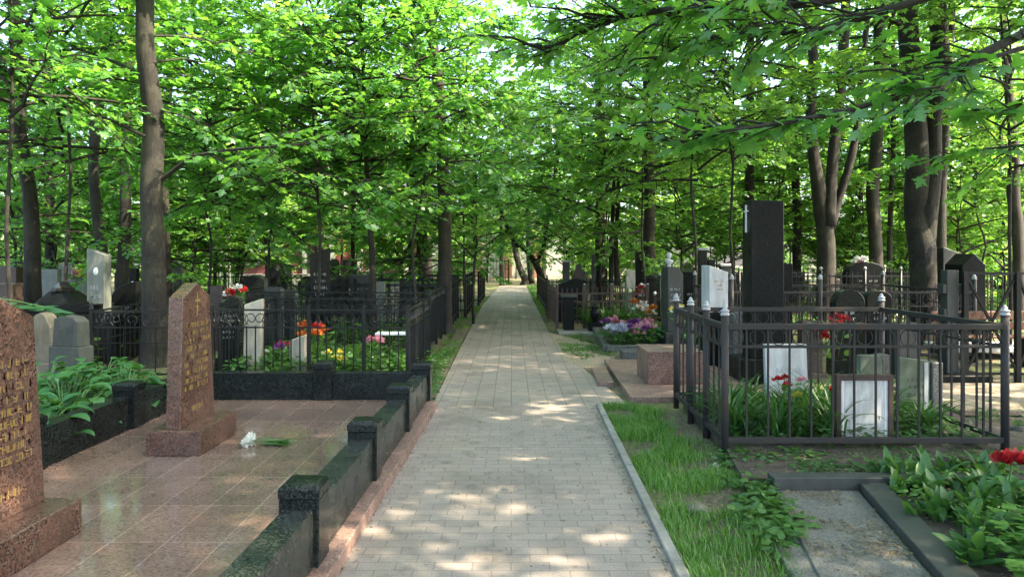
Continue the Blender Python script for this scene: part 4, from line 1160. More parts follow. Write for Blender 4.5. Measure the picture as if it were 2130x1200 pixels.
def cover(label, poly, n, seed, size=(.03,.07), hmax=.12, m='cover_leaf', dens=None, tpl=OVAL, zo=0):
    r = random.Random(seed); P_, F_, N_, S_ = [], [], [], []
    for x, y, z in scatter(poly, n//6, seed, dens):
        h = hmax*r.uniform(.2,1)
        for k in range(6):
            a = r.uniform(0,6.28); q = r.uniform(0,.07)
            P_.append((x+q*math.cos(a), y+q*math.sin(a), z+zo+h*r.uniform(.5,1))); F_.append((math.cos(a), math.sin(a), r.uniform(-.3,.35))); N_.append((r.gauss(0,.35), r.gauss(0,.35), 1)); S_.append(r.uniform(*size))
    return stuff(obj('ground_cover', leaf_mesh('ground_cover', tpl, P_, F_, N_, S_, M[m])), label, 'ground cover')
pn = lambda x, y: max(.03, noise.noise((x*1.9, y*1.9, 11))*1.5+.35)
cover('small leafy weeds on the soil in front of the iron fence', [(1.5,5.05),(3.6,5.05),(4.2,6.0),(1.75,6.0),(1.6,5.6)], 4200, 11, (.025,.055), .10, dens=pn)
cover('pale leafy weeds among the lilies of the planted grave', [(2.35,3.4),(3.6,3.4),(3.6,5.2),(2.6,5.0)], 1500, 23, (.025,.05), .10, 'pale_leaf', dens=pn, zo=.05)
cover('leafy weeds between the grass strip and the ledger', [(1.38,3.8),(1.66,4.1),(1.78,5.0),(1.62,5.1),(1.42,4.5)], 800, 12, (.04,.075), .12)
cover('weeds growing among the daylilies inside the fence', [(1.8,5.9),(3.9,5.9),(3.9,7.7),(1.85,7.7)], 5200, 13, (.03,.07), .2, zo=.04)
cover('small weeds along the left verge of the path', [(-.93,8.1),(-1.3,8.1),(-1.3,11.5),(-1.0,12.5)], 1500, 14, (.03,.07), .16)
cover('green ferny ground cover behind the dark granite wall', [(-3.65,6.9),(-5.0,7.6),(-5.2,9),(-3.6,8.9)], 4200, 15, (.03,.07), .22, 'pale_leaf', tpl=SLIM)
cover('low green plants inside the black scroll fence', [(-3.8,9.4),(-1.4,9.4),(-1.4,11.6),(-3.8,11.6)], 4200, 16, (.05,.12), .3)
cover('low green plants around the second black plot', [(-5,12.7),(-1.5,12.7),(-1.5,15.2),(-5,15.2)], 3000, 17, (.06,.13), .35)
cover('green undergrowth among the graves on the left', [(-16,9.5),(-5.9,9.5),(-5,16),(-6,28),(-22,28)], 9000, 18, (.08,.18), .5, dens=pn)
cover('green undergrowth among the graves on the right', [(3.3,16),(12,12),(20,16),(20,30),(4,30)], 9000, 19, (.08,.18), .4, dens=pn)
cover('small plants on the right verge before the brown fence', [(.9,11),(1.5,10.9),(1.7,12.2),(1.55,14),(1.0,15.5)], 700, 20, (.03,.07), .07, dens=pn)
cover('weeds on the bank in front of the black cross', [(4.1,5.5),(6,5.5),(7,8.5),(4.2,7.8)], 1400, 22, (.03,.07), .12, dens=pn)
def litter(label, spots, seed, size=(.012,.035), z=0.0):
    r = random.Random(seed); P_, F_, N_, S_ = [], [], [], []
    for x, y, zz in spots:
        a = r.uniform(0,6.28)
        P_.append((x, y, zz + z + r.uniform(.002,.008))); F_.append((math.cos(a), math.sin(a), r.gauss(0,.15))); N_.append((r.gauss(0,.3), r.gauss(0,.3), 1)); S_.append(r.uniform(*size))
    return stuff(obj('leaf_litter', leaf_mesh('leaf_litter', SLIM if seed % 2 else OVAL, P_, F_, N_, S_, M['dry_leaf'])), label, 'leaf litter')
lt = lambda x, y: max(.02, noise.noise((x*3.2, y*3.2, 2))*1.7+.2)
litter('dry seed litter scattered over the ledger slab', [(x, y, .036) for x, y, z in scatter([(1.42,3.1),(1.95,3.1),(2.32,4.85),(1.8,4.85)], 1700, 31, lt)], 31, (.012,.038))
litter('brown leaf litter on the soil of the planted grave', [(x, y, .051) for x, y, z in scatter([(2.2,3.1),(4.3,3.1),(4.3,4.8),(2.56,4.8)], 1800, 33)], 33, (.015,.05))
litter('leaf litter around the foot of the iron fence', [(x, y, .056) for x, y, z in scatter([(1.65,5.1),(4.2,5.1),(4.2,6.4),(1.78,6.4)], 1800, 35)], 35, (.015,.045))
litter('stray fallen bits on the paved path', [(x, y, .001) for x, y, z in scatter([(-.88,3.4),(.8,3.4),(.82,18),(-.9,18)], 900, 37)], 37, (.012,.04))
litter('dry bits gathered along the edges of the paved path', [(x, y, .001) for x, y, z in scatter([(-.93,3.4),(-.86,3.4),(-.8,7.7),(-.85,7.7)], 260, 47) + scatter([(.76,3.4),(.815,3.4),(.895,7.7),(.84,7.7)], 260, 48)], 49, (.012,.04))
litter('dry litter on the left verge', [(x, y, z+.006) for x, y, z in scatter([(-.93,8.1),(-1.3,8.1),(-1.4,18),(-1.0,18)], 3200, 39)], 39, (.02,.05))
litter('fallen bits between ledger and grass', [(x, y, z+.006) for x, y, z in scatter([(1.3,3.3),(1.6,3.3),(1.78,5.1),(1.5,5.3)], 800, 41)], 41, (.015,.04))
litter('dry litter on the right verge', [(x, y, z+.01) for x, y, z in scatter(verge_r, 900, 43)], 43, (.02,.05))
litter('fallen green bits on the tiled floor', [(x, y, .081) for x, y, z in scatter([(-3.3,3.4),(-1.2,3.4),(-1.15,7.6),(-3.3,7.6)], 170, 45)], 45, (.012,.032))

# ------------------------------------------------------------------ buildings and lamps far behind
T = thing('red_building', 'red church building with white window frames behind the trees at left', 'building', (-11, 40, 0))
MB().box(-5,5.5,0,9,0,6.2).build('wall', M['red_wall'], T, world=False)
MB().box(-5.2,5.7,-.25,9.2,6.2,6.6).build('cornice', M['white_wall'], T, world=False)
MB().prism([(-1.8,6.6),(2.4,6.6),(.3,8.8)], -.15, 9).build('pediment', M['red_wall'], T, world=False)
MB().prism([(-5.4,6.6),(5.9,6.6),(3.5,8.2),(-3,8.2)], .3, 9).build('roof', M['roof'], T, world=False)
MB().box(-5.1,5.6,-.12,-.001,0,.7).build('plinth', M['white_wall'], T, world=False)
for x in (-5.0,-2.0,2.5,5.2): MB().box(x-.22,x+.22,-.1,-.001,.7,6.2).build('pilaster', M['white_wall'], T, world=False)
for x in (-3.6,3.9):
    for z in (1.2,4.0):
        w = MB().box(-.65,.65,-.09,-.001,0,1.8).build('window', M['white_wall'], T, world=False); w.location = (x, 0, z)
        obj('pane', MB().box(-.45,.45,-.11,-.0905,.2,1.55).mesh('pane', M['glass']), w)
for x in (-.9,1.3):
    w = MB().box(-.6,.6,-.09,-.001,0,1.9).build('window', M['white_wall'], T, world=False); w.location = (x, 0, 4.0)
    obj('pane', MB().box(-.4,.4,-.11,-.0905,.2,1.65).mesh('pane', M['glass']), w)
d = MB().box(-.9,.9,-.09,-.001,0,3.1).build('door', M['white_wall'], T, world=False); d.location = (.3,0,0)
obj('door_panel', MB().box(-.6,.6,-.11,-.0905,0,2.7).mesh('door_panel', M['brown_granite']), d)
T = thing('brick_niche_wall', 'brick wall with an arched niche far away at right', 'wall', (27.5, 40, 0))
MB().box(-2.2,2.4,0,.6,0,2.5).build('wall', M['brick_wall'], T, world=False)
MB().prism([(-.55,.5),(.55,.5),(.55,1.5)]+[(.55*math.cos(t),1.5+.55*math.sin(t)) for t in [k*math.pi/8 for k in range(1,8)]]+[(-.55,1.5)], -.04, -.001).build('niche', M['red_wall'], T, world=False)
MB().box(-2.4,2.6,-.1,.7,2.5,2.65).build('coping', M['white_wall'], T, world=False)
T = thing('chapel', 'pale mausoleum wall seen past the end of the path', 'building', (-1.5, 58, 0))
MB().box(-5,6,0,4,0,4.2).build('wall', M['white_wall'], T, world=False)
for x in (-3.6,-1.2,1.2,3.6): MB().box(x-.3,x+.3,-.12,-.001,0,4.0).build('pilaster', M['brick_wall'], T, world=False)
MB().prism([(-5.4,4.2),(6.4,4.2),(.5,6)], -.3, 4.2).build('roof', M['roof'], T, world=False)
def lamp(px, py, Y, label):
    T = thing('globe_lamp', label, 'street lamp', (WX(px, Y), Y, 0))
    h = HZ(py, Y)
    MB().lathe([(.07,0),(.06,.3),(.035,.35),(.03,h-.18),(.06,h-.16),(.05,h-.12)], 10).build('pole', M['white_paint'], T, smooth=True, world=False)
    MB().lathe([(.02,h-.13),(.10,h-.08),(.135,h),(.10,h+.09),(.0,h+.135)], 14).build('globe', M['white_enamel'], T, smooth=True, world=False)
lamp(143, 491, 22, 'white globe lamp on a thin pole left of the pale marble stele')
lamp(478, 495, 26, 'white globe lamp left of the red building')
# ------------------------------------------------------------------ trees
class Foliage:
    def __init__(s, seed): s.r = random.Random(seed); s.P, s.F, s.N, s.S = [], [], [], []; s.wood = MB()
    def twig(s, p, d, ln, n, size, wood=True, droop=.25):
        r = s.r; d = Vector(d).normalized(); p = Vector(p)
        side = d.cross(Vector((0,0,1)))
        if side.length < .1: side = Vector((1,0,0))
        side.normalize()
        end = p + d*ln - Vector((0,0,droop*ln*.6))
        if wood: s.wood.tube([p, p.lerp(end,.5)+Vector((0,0,.04*ln)), end], [.008,.006,.003], 3, False)
        for i in range(n):
            t = (i+.6)/n
            q = p.lerp(end, t) + Vector((0,0,.12*ln*t*(1-t)))
            sg = 1 if i % 2 else -1
            f = d*(.35+.6*t) + side*(sg*(1-.55*t)) + Vector((r.gauss(0,.25), r.gauss(0,.25), r.gauss(-.18,.22)))
            s.P.append(q + f.normalized()*(size*.5*r.uniform(.4,1.2)))
            s.F.append(f); s.N.append((r.gauss(0,.52), r.gauss(0,.52), 1)); s.S.append(size*r.uniform(.6,1.15))
    def limb(s, pts, rad, tw, tl, ln, size, start=.25, spread=1.0, sub=0, wood_n=5):
        """a limb along pts with twigs of leaves (tw of them, tl leaves each)"""
        r = s.r; pts = [Vector(p) for p in pts]
        n = len(pts)
        rads = [rad*(1-.8*i/(n-1)) for i in range(n)]
        s.wood.tube(pts, rads, wood_n, False)
        def at(t):
            u = t*(n-1); i = min(int(u), n-2); return pts[i].lerp(pts[i+1], u-i), (pts[i+1]-pts[i]).normalized()
        for k in range(tw):
            t = start + (1-start)*(k+r.random())/tw
            p, d = at(min(t, .999))
            h = Vector((d.x, d.y, d.z*.4))
            if h.length < .05: h = Vector((r.gauss(0,1), r.gauss(0,1), 0))
            a = r.choice((-1,1))*r.uniform(.4,1.25)*spread*(1-.5*t*t)
            dd = Matrix.Rotation(a, 3, 'Z') @ h.normalized() + Vector((0,0,r.gauss(.0,.36)))
            l2 = ln*r.uniform(.6,1.25)*(1-.35*t)
            if sub and r.random() < .6:
                e = p + dd.normalized()*l2*1.5
                s.wood.tube([p, p.lerp(e,.5)+Vector((0,0,.05)), e], [rad*.35, rad*.25, rad*.12], 3, False)
                for q in range(sub):
                    tt = .3+.7*(q+r.random())/sub
                    aa = r.choice((-1,1))*r.uniform(.3,1.1)
                    s.twig(p.lerp(e, tt), Matrix.Rotation(aa,3,'Z') @ dd, l2*.7, tl, size)
            s.twig(p, dd, l2, tl, size)
    def mesh(s, name, tpl, m): return leaf_mesh(name, tpl, s.P, s.F, s.N, s.S, M[m])
def grow(seed, z0, z1, Rr, nb, tw, tl, size, ln=.8, prof=None, rise=.35, droop=.5, sub=2, flat=1.0):
    f = Foliage(seed); r = f.r
    for i in range(nb):
        t = (i+r.random())/nb
        zb = z0 + (z1-z0)*t*.9
        az = i*2.39996 + r.gauss(0,.35)
        L = Rr*(prof(t) if prof else math.sqrt(max(.05, 1-((t-.35)/.72)**2)))*r.uniform(.72,1.15)
        e0 = rise + .55*t + r.gauss(0,.28)
        pts, p, e = [], Vector((0,0,zb)), e0
        for k in range(7):
            pts.append(p.copy())
            p += Vector((math.cos(az)*math.cos(e), math.sin(az)*math.cos(e), math.sin(e)*flat))*L/6
            e -= droop/6*(.5+1.2*k/6); az += r.gauss(0,.13)
        f.limb(pts, .011+.008*L*(1-.5*t), tw, tl, ln, size, .2, sub=sub, wood_n=4)
    return f
def proto(f, tpl=MAPLE, m='leaf'):
    w = f.wood.mesh('branches', M['bark_dark']); c = f.mesh('crown', tpl, m)
    return w, c
CAN = [proto(grow(500+i, 0, 9, 4.1, 44, 9, 8, .155, 1.0)) for i in range(2)] + [proto(grow(505, 0, 9, 4.1, 36, 8, 8, .155, 1.0))]
THIN = [proto(grow(510+i, 0, 8.5, 3.9, 26, 6, 8, .15, 1.0)) for i in range(2)]
UND = [proto(grow(520+i, 0, 4.3, 2.5, 34, 9, 8, .118, .62, rise=.15, droop=.5, sub=2)) for i in range(4)]
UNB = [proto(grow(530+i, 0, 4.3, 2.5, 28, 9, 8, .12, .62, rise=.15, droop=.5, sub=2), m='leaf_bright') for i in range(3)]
SHR = [proto(grow(540+i, .15, 2.3, 1.35, 24, 8, 6, .115, .42, rise=.5, droop=.5, sub=1), m='leaf_bright') for i in range(2)]
print('leaves', [len(c.vertices)//12 for w, c in CAN+UND+SHR])

rt = random.Random(99)
def add_crown(T, pr, z, s=1.0, xy=(0,0), rz=None, sz=None):
    rz = rt.uniform(0,6.28) if rz is None else rz
    for me, nm in zip(pr, ('branches','crown')):
        o = obj(nm, me, T, (xy[0], xy[1], z), rz); o.scale = (s, s, sz or s)
def trunk_tube(mb, pts, rads, n=14, seed=0):
    """tapering stem with bends rounded off and an uneven bark outline"""
    P_, R_ = [], []
    for i in range(len(pts)-1):
        a, b_ = Vector(pts[i]), Vector(pts[i+1]); k = max(2, int((b_-a).length/.35))
        p0 = Vector(pts[max(i-1,0)]); p3 = Vector(pts[min(i+2,len(pts)-1)])
        for j in range(k):
            t = j/k
            q = .5*((2*a) + (b_-p0)*t + (2*p0-5*a+4*b_-p3)*t*t + (3*a-p0-3*b_+p3)*t**3)
            P_.append(q); R_.append(rads[i]+(rads[i+1]-rads[i])*t)
    P_.append(Vector(pts[-1])); R_.append(rads[-1])
    v0 = len(mb.v)
    mb.tube(P_, R_, n)
    for i in range(len(P_)):
        for k in range(n):
            j = v0 + i*n + k; p = Vector(mb.v[j]); c = P_[i]
            q = 1 + .13*noise.noise((p - c)*(3/max(R_[i],.03))*.5 + Vector((seed*3.1, 0, P_[i].z*1.3))) + .05*noise.noise(Vector((p.x*9, p.y*9, p.z*2.5)))
            mb.v[j] = tuple(c + (p-c)*q)
def tree(label, Y, stems, crown=None, cz=5.0, cs=1.0, m='bark', limbs=(), name='maple_tree', flare=True, group=None, cxy=None):
    """stems: list of [(px, py, width px), ...] at depth Y; limbs: (pts [(px, py, dY)], radius, twigs, leaves, twig length, leaf size)"""
    bx, by, bw = stems[0][0]
    X0 = WX(bx, Y)
    T = thing(name, label, 'tree', (X0, Y, 0), 0, group)
    mb = MB()
    for si, st in enumerate(stems):
        pts = [(WX(a, Y)-X0, 0, HZ(b_, Y)) for a, b_, w in st]; rads = [w/F*Y/2 for a, b_, w in st]
        if si == 0:
            z = pts[0][2]
            pts = [(pts[0][0], 0, -.15), (pts[0][0], 0, .06), (pts[0][0], 0, .35)] + [p for p in pts if p[2] > .6]
            rads = [rads[0]*1.75, rads[0]*1.35, rads[0]*1.06] + rads[len(rads)-len(pts)+3:]
        rr_ = random.Random(si+int(bx))
        pts = [(p[0], p[1]+rr_.gauss(0,.05)*min(1,max(0,p[2]-1)), p[2]) for p in pts]
        # carry the stem on above what the photo shows
        top = Vector(pts[-1]); d = (Vector(pts[-1])-Vector(pts[-2])).normalized()
        H_ = cz + 6.5*cs if crown is not None else top.z
        if top.z < H_:
            k = (H_-top.z); pts += [tuple(top + Vector((d.x*.5*k*.5, rr_.gauss(0,.2), k*.5))), tuple(top + Vector((d.x*.5*k+rr_.gauss(0,.3), rr_.gauss(0,.3), k)))]
            rads += [rads[-1]*.7, rads[-1]*.25]
        trunk_tube(mb, pts, rads, 14, bx)
    o = mb.build('trunk', M[m], T, smooth=True, world=False)
    top = pts[-1]
    if crown is not None:
        mid = pts[-2]
        add_crown(T, crown, cz, cs, cxy or (mid[0], mid[1]))
    for i, (lp, rad, tw, tl, ln, size) in enumerate(limbs):
        f = Foliage(int(bx)*7+i)
        P_ = [Vector((WX(a, Y+dy)-X0, dy, HZ(b_, Y+dy))) for a, b_, dy in lp]
        f.limb(P_, rad, tw, tl, ln, size, .2, sub=2)
        w = obj('limb', f.wood.mesh('limb', M['bark_dark']), T)
        obj('foliage', f.mesh('foliage', MAPLE, 'leaf_bright' if bx > 1000 else 'leaf'), w)  # limbs right of the path take the sunlit-tinted leaf colour
    return T

# left of the path
tree('thickest dark straight trunk on the left, standing in the black fence', 10.5, [[(322,760,50),(321,600,47),(317,400,43),(309,250,41),(301,100,38),(297,-80,34)]], THIN[0], 5.6, .9, limbs=(
    ([(335,375,0),(400,325,-.2),(480,312,-.3),(560,306,-.5),(640,300,-.6),(700,275,-.8)], .035, 16, 6, .6, .13),
    ([(305,285,0),(240,255,.2),(160,225,.3),(80,198,.3),(-20,182,.3)], .03, 9, 5, .5, .13),
    ([(300,160,0),(240,130,.2),(170,105,.3),(100,70,.5),(40,20,.6)], .03, 8, 5, .5, .13),
    ([(312,75,0),(370,75,.2),(430,85,.6),(500,110,1),(560,100,1.4)], .022, 12, 6, .6, .13),
    ([(318,130,0),(380,122,.5),(440,135,1),(500,150,1.6)], .02, 10, 6, .6, .13)))
tree('leftmost slim curved trunk with sunlit patches', 13, [[(68,640,34),(64,520,31),(58,400,28),(44,280,26),(34,150,25),(28,0,24)]], THIN[1], 6.2, .85)
tree('dim trunk just behind the leftmost curved trunk', 20, [[(107,600,22),(106,480,20),(101,330,19),(96,180,18),(92,60,17)]], THIN[0], 6.5, .9)
tree('slim leaning trunk rising behind the pale marble stele', 16, [[(219,600,24),(208,500,22),(198,420,21),(199,320,20),(204,180,19),(214,30,18)]], THIN[0], 6.8, .85, limbs=(
    ([(196,330,0),(185,220,0),(170,120,.2),(150,30,.5),(140,-40,.8)], .05, 6, 6, .7, .15),))
tree('crooked trunk left of the thickest dark trunk', 17.5, [[(252,610,26),(257,530,24),(263,440,22),(262,330,20),(266,200,19),(268,70,18)]], THIN[1], 7.2, .85)
tree('thin dark trunk partly hidden behind the thickest trunk', 18.5, [[(350,600,16),(348,450,15),(346,300,14),(354,170,13),(360,60,12)]], THIN[0], 7, .8, 'bark_dark')
tree('straight trunk standing at the left edge of the path', 15.5, [[(925,695,30),(925,560,28),(924,430,26),(919,300,25),(912,180,24),(900,90,22),(890,-20,21)]], THIN[1], 6.6, .95, 'bark_dark', limbs=(
    ([(915,190,0),(880,170,-.3),(830,165,-.8),(770,180,-1.4)], .03, 14, 6, .7, .14),
    ([(903,120,0),(960,70,-.5),(1010,45,-1),(1070,50,-1.5)], .03, 18, 7, .7, .13),
    ([(922,330,0),(970,330,-.4),(1010,350,-.8),(1040,380,-1.2)], .02, 14, 6, .55, .14),
    ([(918,260,0),(900,280,-.8),(880,310,-1.8),(860,330,-2.6)], .025, 16, 6, .6, .14)))
tree('thin dark sapling with a spreading leafy top left of the path', 13.5, [[(776,600,13),(771,500,12),(766,420,11),(762,330,10)]], UND[0], 2.3, 1.0, 'bark_dark', name='young_maple')
tree('very thin far stem left of the thin sapling', 22, [[(737,600,9),(734,520,8),(733,430,8)]], UND[1], 2.6, 1.1, 'bark_dark', name='young_maple')
tree('thin far stem between the sapling and the straight trunk', 24, [[(855,590,10),(853,500,9),(850,420,8)]], UND[2], 2.6, 1.2, 'bark_dark', name='young_maple')
# right of the path
tree('small crooked forked tree leaning over the far path', 27, [[(1134,612,15),(1124,570,14),(1106,535,12),(1085,512,10),(1062,490,8)], [(1116,548,9),(1128,520,8),(1135,490,7)]], UND[3], 2.3, 1.1, 'bark_dark', name='young_maple')
tree('twin slim stems behind the humped stone', 22, [[(1271,590,10),(1272,500,9),(1275,430,8)], [(1283,595,10),(1281,520,9),(1284,430,8)]], UND[0], 2.7, 1.2, 'bark_dark', name='young_maple')
tree('dark trunk with a horizontal low branch right of the path', 19, [[(1351,610,26),(1350,520,24),(1350,420,22),(1348,300,20),(1346,180,19),(1340,60,18)]], CAN[2], 6.6, .9, 'bark_dark', limbs=(
    ([(1346,330,0),(1290,300,-1),(1230,290,-2),(1170,300,-3),(1120,330,-3.6)], .032, 11, 6, .8, .15),
    ([(1344,240,0),(1260,225,-1.5),(1180,230,-3),(1110,255,-4)], .032, 14, 6, .8, .15),
    ([(1345,475,0),(1310,487,-.2),(1260,484,-.5),(1210,487,-.8),(1170,470,-1.2)], .05, 16, 6, .6, .15),))
tree('slim dark trunk behind the tallest stele', 21, [[(1563,600,20),(1561,450,19),(1560,300,18),(1560,150,17),(1562,0,16)]], THIN[0], 7.5, .9, 'bark_dark')
tree('second slim trunk just right behind the tallest stele', 24.5, [[(1590,600,15),(1587,450,14),(1582,320,13),(1580,180,12)]], THIN[1], 7.5, .9, 'bark_dark')
tree('lone slim trunk between tallest stele and the forked trunks', 22.5, [[(1657,600,18),(1655,450,17),(1652,300,16),(1650,150,15)]], THIN[0], 7.5, .9, 'bark_dark')
tree('dark trunk forking into three stems', 17, [[(1718,600,38),(1718,500,36),(1712,430,34),(1696,350,24),(1690,250,21),(1688,120,19),(1680,0,18)],
     [(1722,470,26),(1728,390,24),(1738,290,22),(1748,180,21),(1760,40,20)], [(1728,480,16),(1745,420,17),(1760,360,16),(1778,280,14),(1790,180,12)]], THIN[0], 6.6, 1.0, 'bark_dark')
tree('smooth leaning trunk right of the three-stemmed tree', 19, [[(1821,600,28),(1819,500,26),(1816,400,25),(1824,300,24),(1829,180,23),(1828,40,22)]], THIN[1], 7, .95, 'bark_dark')
tree('very thin dark stem right of the smooth leaning trunk', 20.5, [[(1849,600,11),(1852,450,10),(1857,300,10),(1858,170,9)]], UND[1], 4.2, 1.2, 'bark_dark')
tree('biggest trunk on the right, split into two tall stems', 13, [[(1922,640,54),(1920,520,52),(1914,440,48),(1905,350,46),(1900,230,42),(1893,100,40),(1886,-40,38)],
     [(1925,610,30),(1931,450,36),(1938,360,36),(1943,260,36),(1947,130,36),(1950,0,34)], ], CAN[2], 6.2, 1.05, limbs=(
    ([(1890,60,0),(1840,35,-.3),(1760,25,-.8),(1680,20,-1.3)], .06, 10, 6, .6, .14),
    ([(1880,160,0),(1855,125,.2),(1810,100,.5),(1770,95,.9)], .04, 8, 6, .6, .14)))
tree('dim trunk pressed behind the biggest double trunk', 15.2, [[(1958,600,20),(1960,420,18),(1965,250,17),(1972,80,16)]], THIN[1], 6.8, .8, 'bark_dark')
tree('crooked dark trunk at the right edge', 16.5, [[(2118,640,24),(2117,500,22),(2112,400,24),(2110,330,20),(2100,230,17),(2092,120,15),(2085,0,13)]], THIN[0], 6.6, .9, 'bark_dark')
tree('slim stem above the large polished black block', 26, [[(2003,600,11),(2000,500,10),(2004,380,9),(1998,250,8)]], THIN[0], 6.4, .8, 'bark_dark')
tree('slim stem between polished block and right edge', 29, [[(2050,600,11),(2052,500,10),(2049,400,9),(2052,250,8)]], THIN[1], 6.4, .9, 'bark_dark')
tree('dark leaning double trunk at the end of the path', 43, [[(1092,600,14),(1082,560,13),(1072,520,12),(1066,470,10)], [(1106,590,14),(1102,545,13),(1100,500,12)]], CAN[0], 3.6, .8, 'bark_dark')
tree('straight dark trunk at the end of the path', 42, [[(1044,600,8),(1043,545,8),(1043,490,7)]], CAN[2], 3.4, .8, 'bark_dark')

# the maple just outside the right edge whose limbs hang into the picture
def near_maple():
    T = thing('maple_tree', 'large-leaved maple limbs reaching in from beyond the right edge', 'tree', (4.9, 5.2, 0))
    mb = MB(); trunk_tube(mb, [(0,0,-.15),(0,0,.4),(.05,.0,2.2),(.1,.1,4),(.3,.1,6),(.4,.3,10)], [.32,.24,.2,.17,.14,.06], 14, 3)
    mb.build('trunk', M['bark'], T, smooth=True, world=False)
    add_crown(T, CAN[1], 5.6, 1.0, (.3,.1), 1.0)
    lims = [
        ([(2310,-10,5.2),(2130,70,4.9),(2045,112,4.75),(1990,148,4.7),(1900,190,4.65),(1760,232,4.6),(1640,255,4.6),(1545,268,4.6),(1430,285,4.7)], .036, 19, 5, .40, .108),
        ([(2300,60,5.2),(2130,100,4.9),(2030,130,4.6),(1950,190,4.2)], .026, 7, 5, .36, .12),
        ([(2320,-200,5.2),(2000,-60,5.4),(1700,5,5.6),(1500,16,5.8),(1380,22,5.9),(1280,38,6.0),(1200,72,6.1),(1130,115,6.2)], .05, 34, 5, .52, .108),
        ([(2320,-160,5.2),(1980,-20,5.0),(1720,60,5.2),(1560,75,5.6),(1440,80,6.0),(1340,140,6.4)], .036, 28, 5, .48, .108),
        ([(2320,150,5.2),(2180,200,4.4),(2100,230,4.0)], .02, 5, 4, .25, .115),
        ([(2320,80,5.3),(2160,300,6.2),(2050,310,6.4),(1960,330,6.6)], .022, 8, 5, .4, .108)]
    for i, (lp, rad, tw, tl, ln, size) in enumerate(lims):
        f = Foliage(900+i)
        P_ = [Vector((WX(a, Y)-4.9, Y-5.2, HZ(b_, Y))) for a, b_, Y in lp]
        f.limb(P_, rad, tw, tl, ln, size, .28, sub=2, wood_n=7)
        w = obj('limb', f.wood.mesh('limb', M['bark_dark'], 0, True), T)
        obj('foliage', f.mesh('foliage', MAPLE_HI, 'leaf_near'), w)
near_maple()

# young maples with low crowns filling the space over the graves
def young(px, Y, cz, s, label, k=None, group=None):
    T = thing('young_maple', label, 'tree', (WX(px, Y), Y, 0), 0, group)
    mb = MB(); r = random.Random(int(px*3+Y*7))
    trunk_tube(mb, [(0,0,-.1),(r.gauss(0,.03),0,.9),(r.gauss(0,.07),r.gauss(0,.07),1.9),(r.gauss(0,.1),r.gauss(0,.1),cz+.6),(r.gauss(0,.2),r.gauss(0,.2),cz+3.9*s)], [.036,.030,.026,.022,.01], 8, px)
    mb.build('trunk', M['bark_dark'], T, smooth=True, world=False)
    add_crown(T, (UNB[k % 3] if px > 950 else UND[k]), cz, s)  # crowns toward the right use the leaf colour lightened to look sunlit
    return T
yl = [(660,12.5,2.5,1.0,'young maple with flat leaf layers over the black scroll fence'),(560,15,2.4,1.1,'young maple before the red building'),(860,13.2,2.9,.95,'young maple whose leaves hang before the straight trunk'),
      (430,14.5,2.6,1.1,'young maple right behind the middle red headstone'),(130,11.5,3.0,1.0,'young maple over the stepped pedestal'),(20,9.8,3.3,1.0,'young maple at the left edge, high crown'),
      (1452,14.3,3.1,1.1,'young maple standing at the right edge of the flower bed'),(1345,17.3,2.9,1.1,'young maple between flower bed and brown picket fence'),(1525,13.2,3.2,1.0,'young maple above the pale slanted stele'),
      (1250,19,2.5,1.1,'young maple above the brown picket fence'),(970,19,2.7,1.0,'young maple just behind the straight trunk by the path'),(1640,25,2.2,1.1,'young maple above the black picket fence'),
      (2030,20,2.8,1.1,'young maple right of the biggest double trunk'),(1790,21,2.6,1.2,'young maple behind the leaning trunk'),(2100,11.5,3.0,.9,'young maple above the crossed-bar fence')]
yl += [(985,17.5,1.5,.9,'low-crowned young maple touching the path fence behind the straight trunk'),(880,21,1.1,1.1,'low-crowned young maple left of the straight trunk, farther back'),(500,22,1.0,1.1,'low-crowned young maple in front of the globe lamp'),
       (400,20,1.2,1.1,'low-crowned young maple behind the peaked top of the middle headstone'),(110,19,1.4,1.1,'low-crowned young maple behind the plain pale slab'),(255,24,1.0,1.2,'low-crowned young maple right of the pale marble stele'),(30,17,1.6,1.1,'low-crowned young maple at the far left'),
       (1175,26,1.0,1.1,'low-crowned young maple behind the slender capped column'),(1290,28,.8,1.2,'low-crowned young maple behind the twin slim stems'),(1415,21,1.5,1.1,'low-crowned young maple behind the white bust'),(1500,24,1.0,1.1,'low-crowned young maple left of the tallest stele'),
       (1610,21.5,1.4,1.1,'low-crowned young maple right behind the tallest stele'),(1770,25,1.0,1.2,'low-crowned young maple between forked and leaning trunks'),(1880,23,1.2,1.1,'low-crowned young maple left of the biggest trunk'),(1990,21,1.4,1.1,'low-crowned young maple behind the polished black block'),(2090,23,1.0,1.2,'low-crowned young maple at the far right edge')]
for i, a in enumerate(yl): young(*a, k=i % 4)
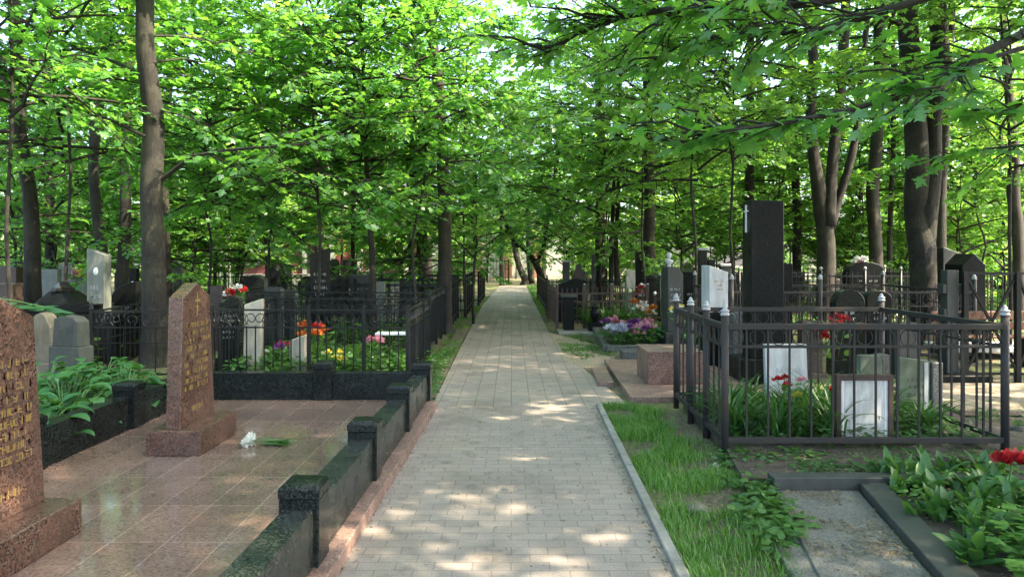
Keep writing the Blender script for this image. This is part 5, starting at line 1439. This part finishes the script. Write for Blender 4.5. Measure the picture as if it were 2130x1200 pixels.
# crowd of trees behind, too alike to tell apart
rb = random.Random(5)
placed = []
def clear(x, y, d):
    return all((x-a)**2 + (y-b_)**2 > d*d for a, b_ in placed)
def far_tree(x, y):
    T = thing('maple_tree', 'tall leafy maple in the crowd of trees behind the graves', 'tree', (x, y, 0), 0, 'tall maples crowding the background')
    mb = MB(); k = rb.uniform(.9,1.15); b_ = rb.gauss(0,.5)
    trunk_tube(mb, [(0,0,-.15),(b_*.1,0,1.5),(b_*.6,rb.gauss(0,.2),5),(b_,rb.gauss(0,.3),9),(b_*1.2,0,12)], [.22,.18,.15,.1,.03], 8, x)
    mb.build('trunk', M['bark_dark'], T, smooth=True, world=False)
    add_crown(T, THIN[rb.randrange(2)], rb.uniform(4.5,6.5), k*1.15, (b_*.6,0))
def far_young(x, y, grp='young maples of the background thicket'):
    T = thing('young_maple', 'small leafy maple of the background thicket', 'tree', (x, y, 0), 0, grp)
    s = rb.uniform(.95,1.4); cz = rb.uniform(1.3,2.3)
    mb = MB(); trunk_tube(mb, [(0,0,-.1),(.05,0,1.5),(rb.gauss(0,.2),0,cz+3*s)], [.06,.05,.02], 6, x)
    mb.build('trunk', M['bark_dark'], T, smooth=True, world=False)
    add_crown(T, UNB[rb.randrange(3)], cz, s)
def far_shrub(x, y):
    T = thing('leafy_bush', 'bright leafy bush low in the background thicket', 'bush', (x, y, 0), 0, 'bushes of the background thicket')
    s = rb.uniform(.8,1.5); add_crown(T, SHR[rb.randrange(2)], 0, s)
for x, y in ((-3.6,31),(4.2,33),(-9.5,29),(-12.5,33)): placed.append((x, y)); far_tree(x, y)
for x, y in ((-1.6,47),(1.9,50),(.3,55),(3.4,46.5),(-3.9,51)): placed.append((x, y)); far_young(x, y)  # lightened leaf colour here gives the sunlit glow past the path end
for x, y in ((3.1,25.5),(-3.3,27),(-.5,60),(2.5,57)): placed.append((x, y)); far_tree(x, y)
for x, y in ((-10.2,30),(-9.3,34),(-12,31.5),(-7.6,32),(-13.5,28)): placed.append((x, y)); far_young(x, y)
n = 0
while n < 15:
    y = rb.uniform(30, 70); x = rb.uniform(-.85, .95)*y
    if abs(x) < 2.6 and y < 45: continue
    if not clear(x, y, 5): continue
    placed.append((x, y)); far_tree(x, y); n += 1
n = 0
while n < 56:
    y = rb.uniform(20, 56); x = rb.uniform(-.82, .85)*y
    if abs(x) < 2.4 and y < 46: continue
    if -.40*y < x < -.2*y and y < 39.5 and rb.random() < .35: continue
    if not clear(x, y, 2.0): continue
    placed.append((x, y)); far_young(x, y); n += 1
n = 0
while n < 60:
    y = rb.uniform(21, 52); x = rb.uniform(-.8, .85)*y
    if abs(x) < 1.9 and y < 50: continue
    if -.40*y < x < -.2*y and y < 39.5: continue
    if not clear(x, y, 1.5): continue
    placed.append((x, y)); far_shrub(x, y); n += 1
# trees beside and behind the camera that keep this stretch in shade
for x, y, z, k in ((7.6,7.2,5.2,2),(5.8,1.6,6.5,0),(10.5,10.5,5.5,0),(9.5,3.2,5,0),(7.2,-1.2,5.2,1),(12.5,7.2,5,2),(-6.5,2.0,5.6,1),(-4.2,-4.5,5.2,0),(3.8,-5.5,5.2,2),(14.5,1.0,5,1),(11,-4.5,5,0),(-11,4.5,5.2,2)):
    T = thing('maple_tree', 'tall maple beside the path outside the view, shading the near graves', 'tree', (x, y, 0), 0, 'shade trees around the viewer')
    mb = MB(); trunk_tube(mb, [(0,0,-.15),(.05,0,1.5),(.2,.1,5),(.1,.2,9),(0,.2,12)], [.26,.2,.16,.1,.03], 8, x)
    mb.build('trunk', M['bark'], T, smooth=True, world=False)
    add_crown(T, CAN[k], z, 1.05, (.15,.1))
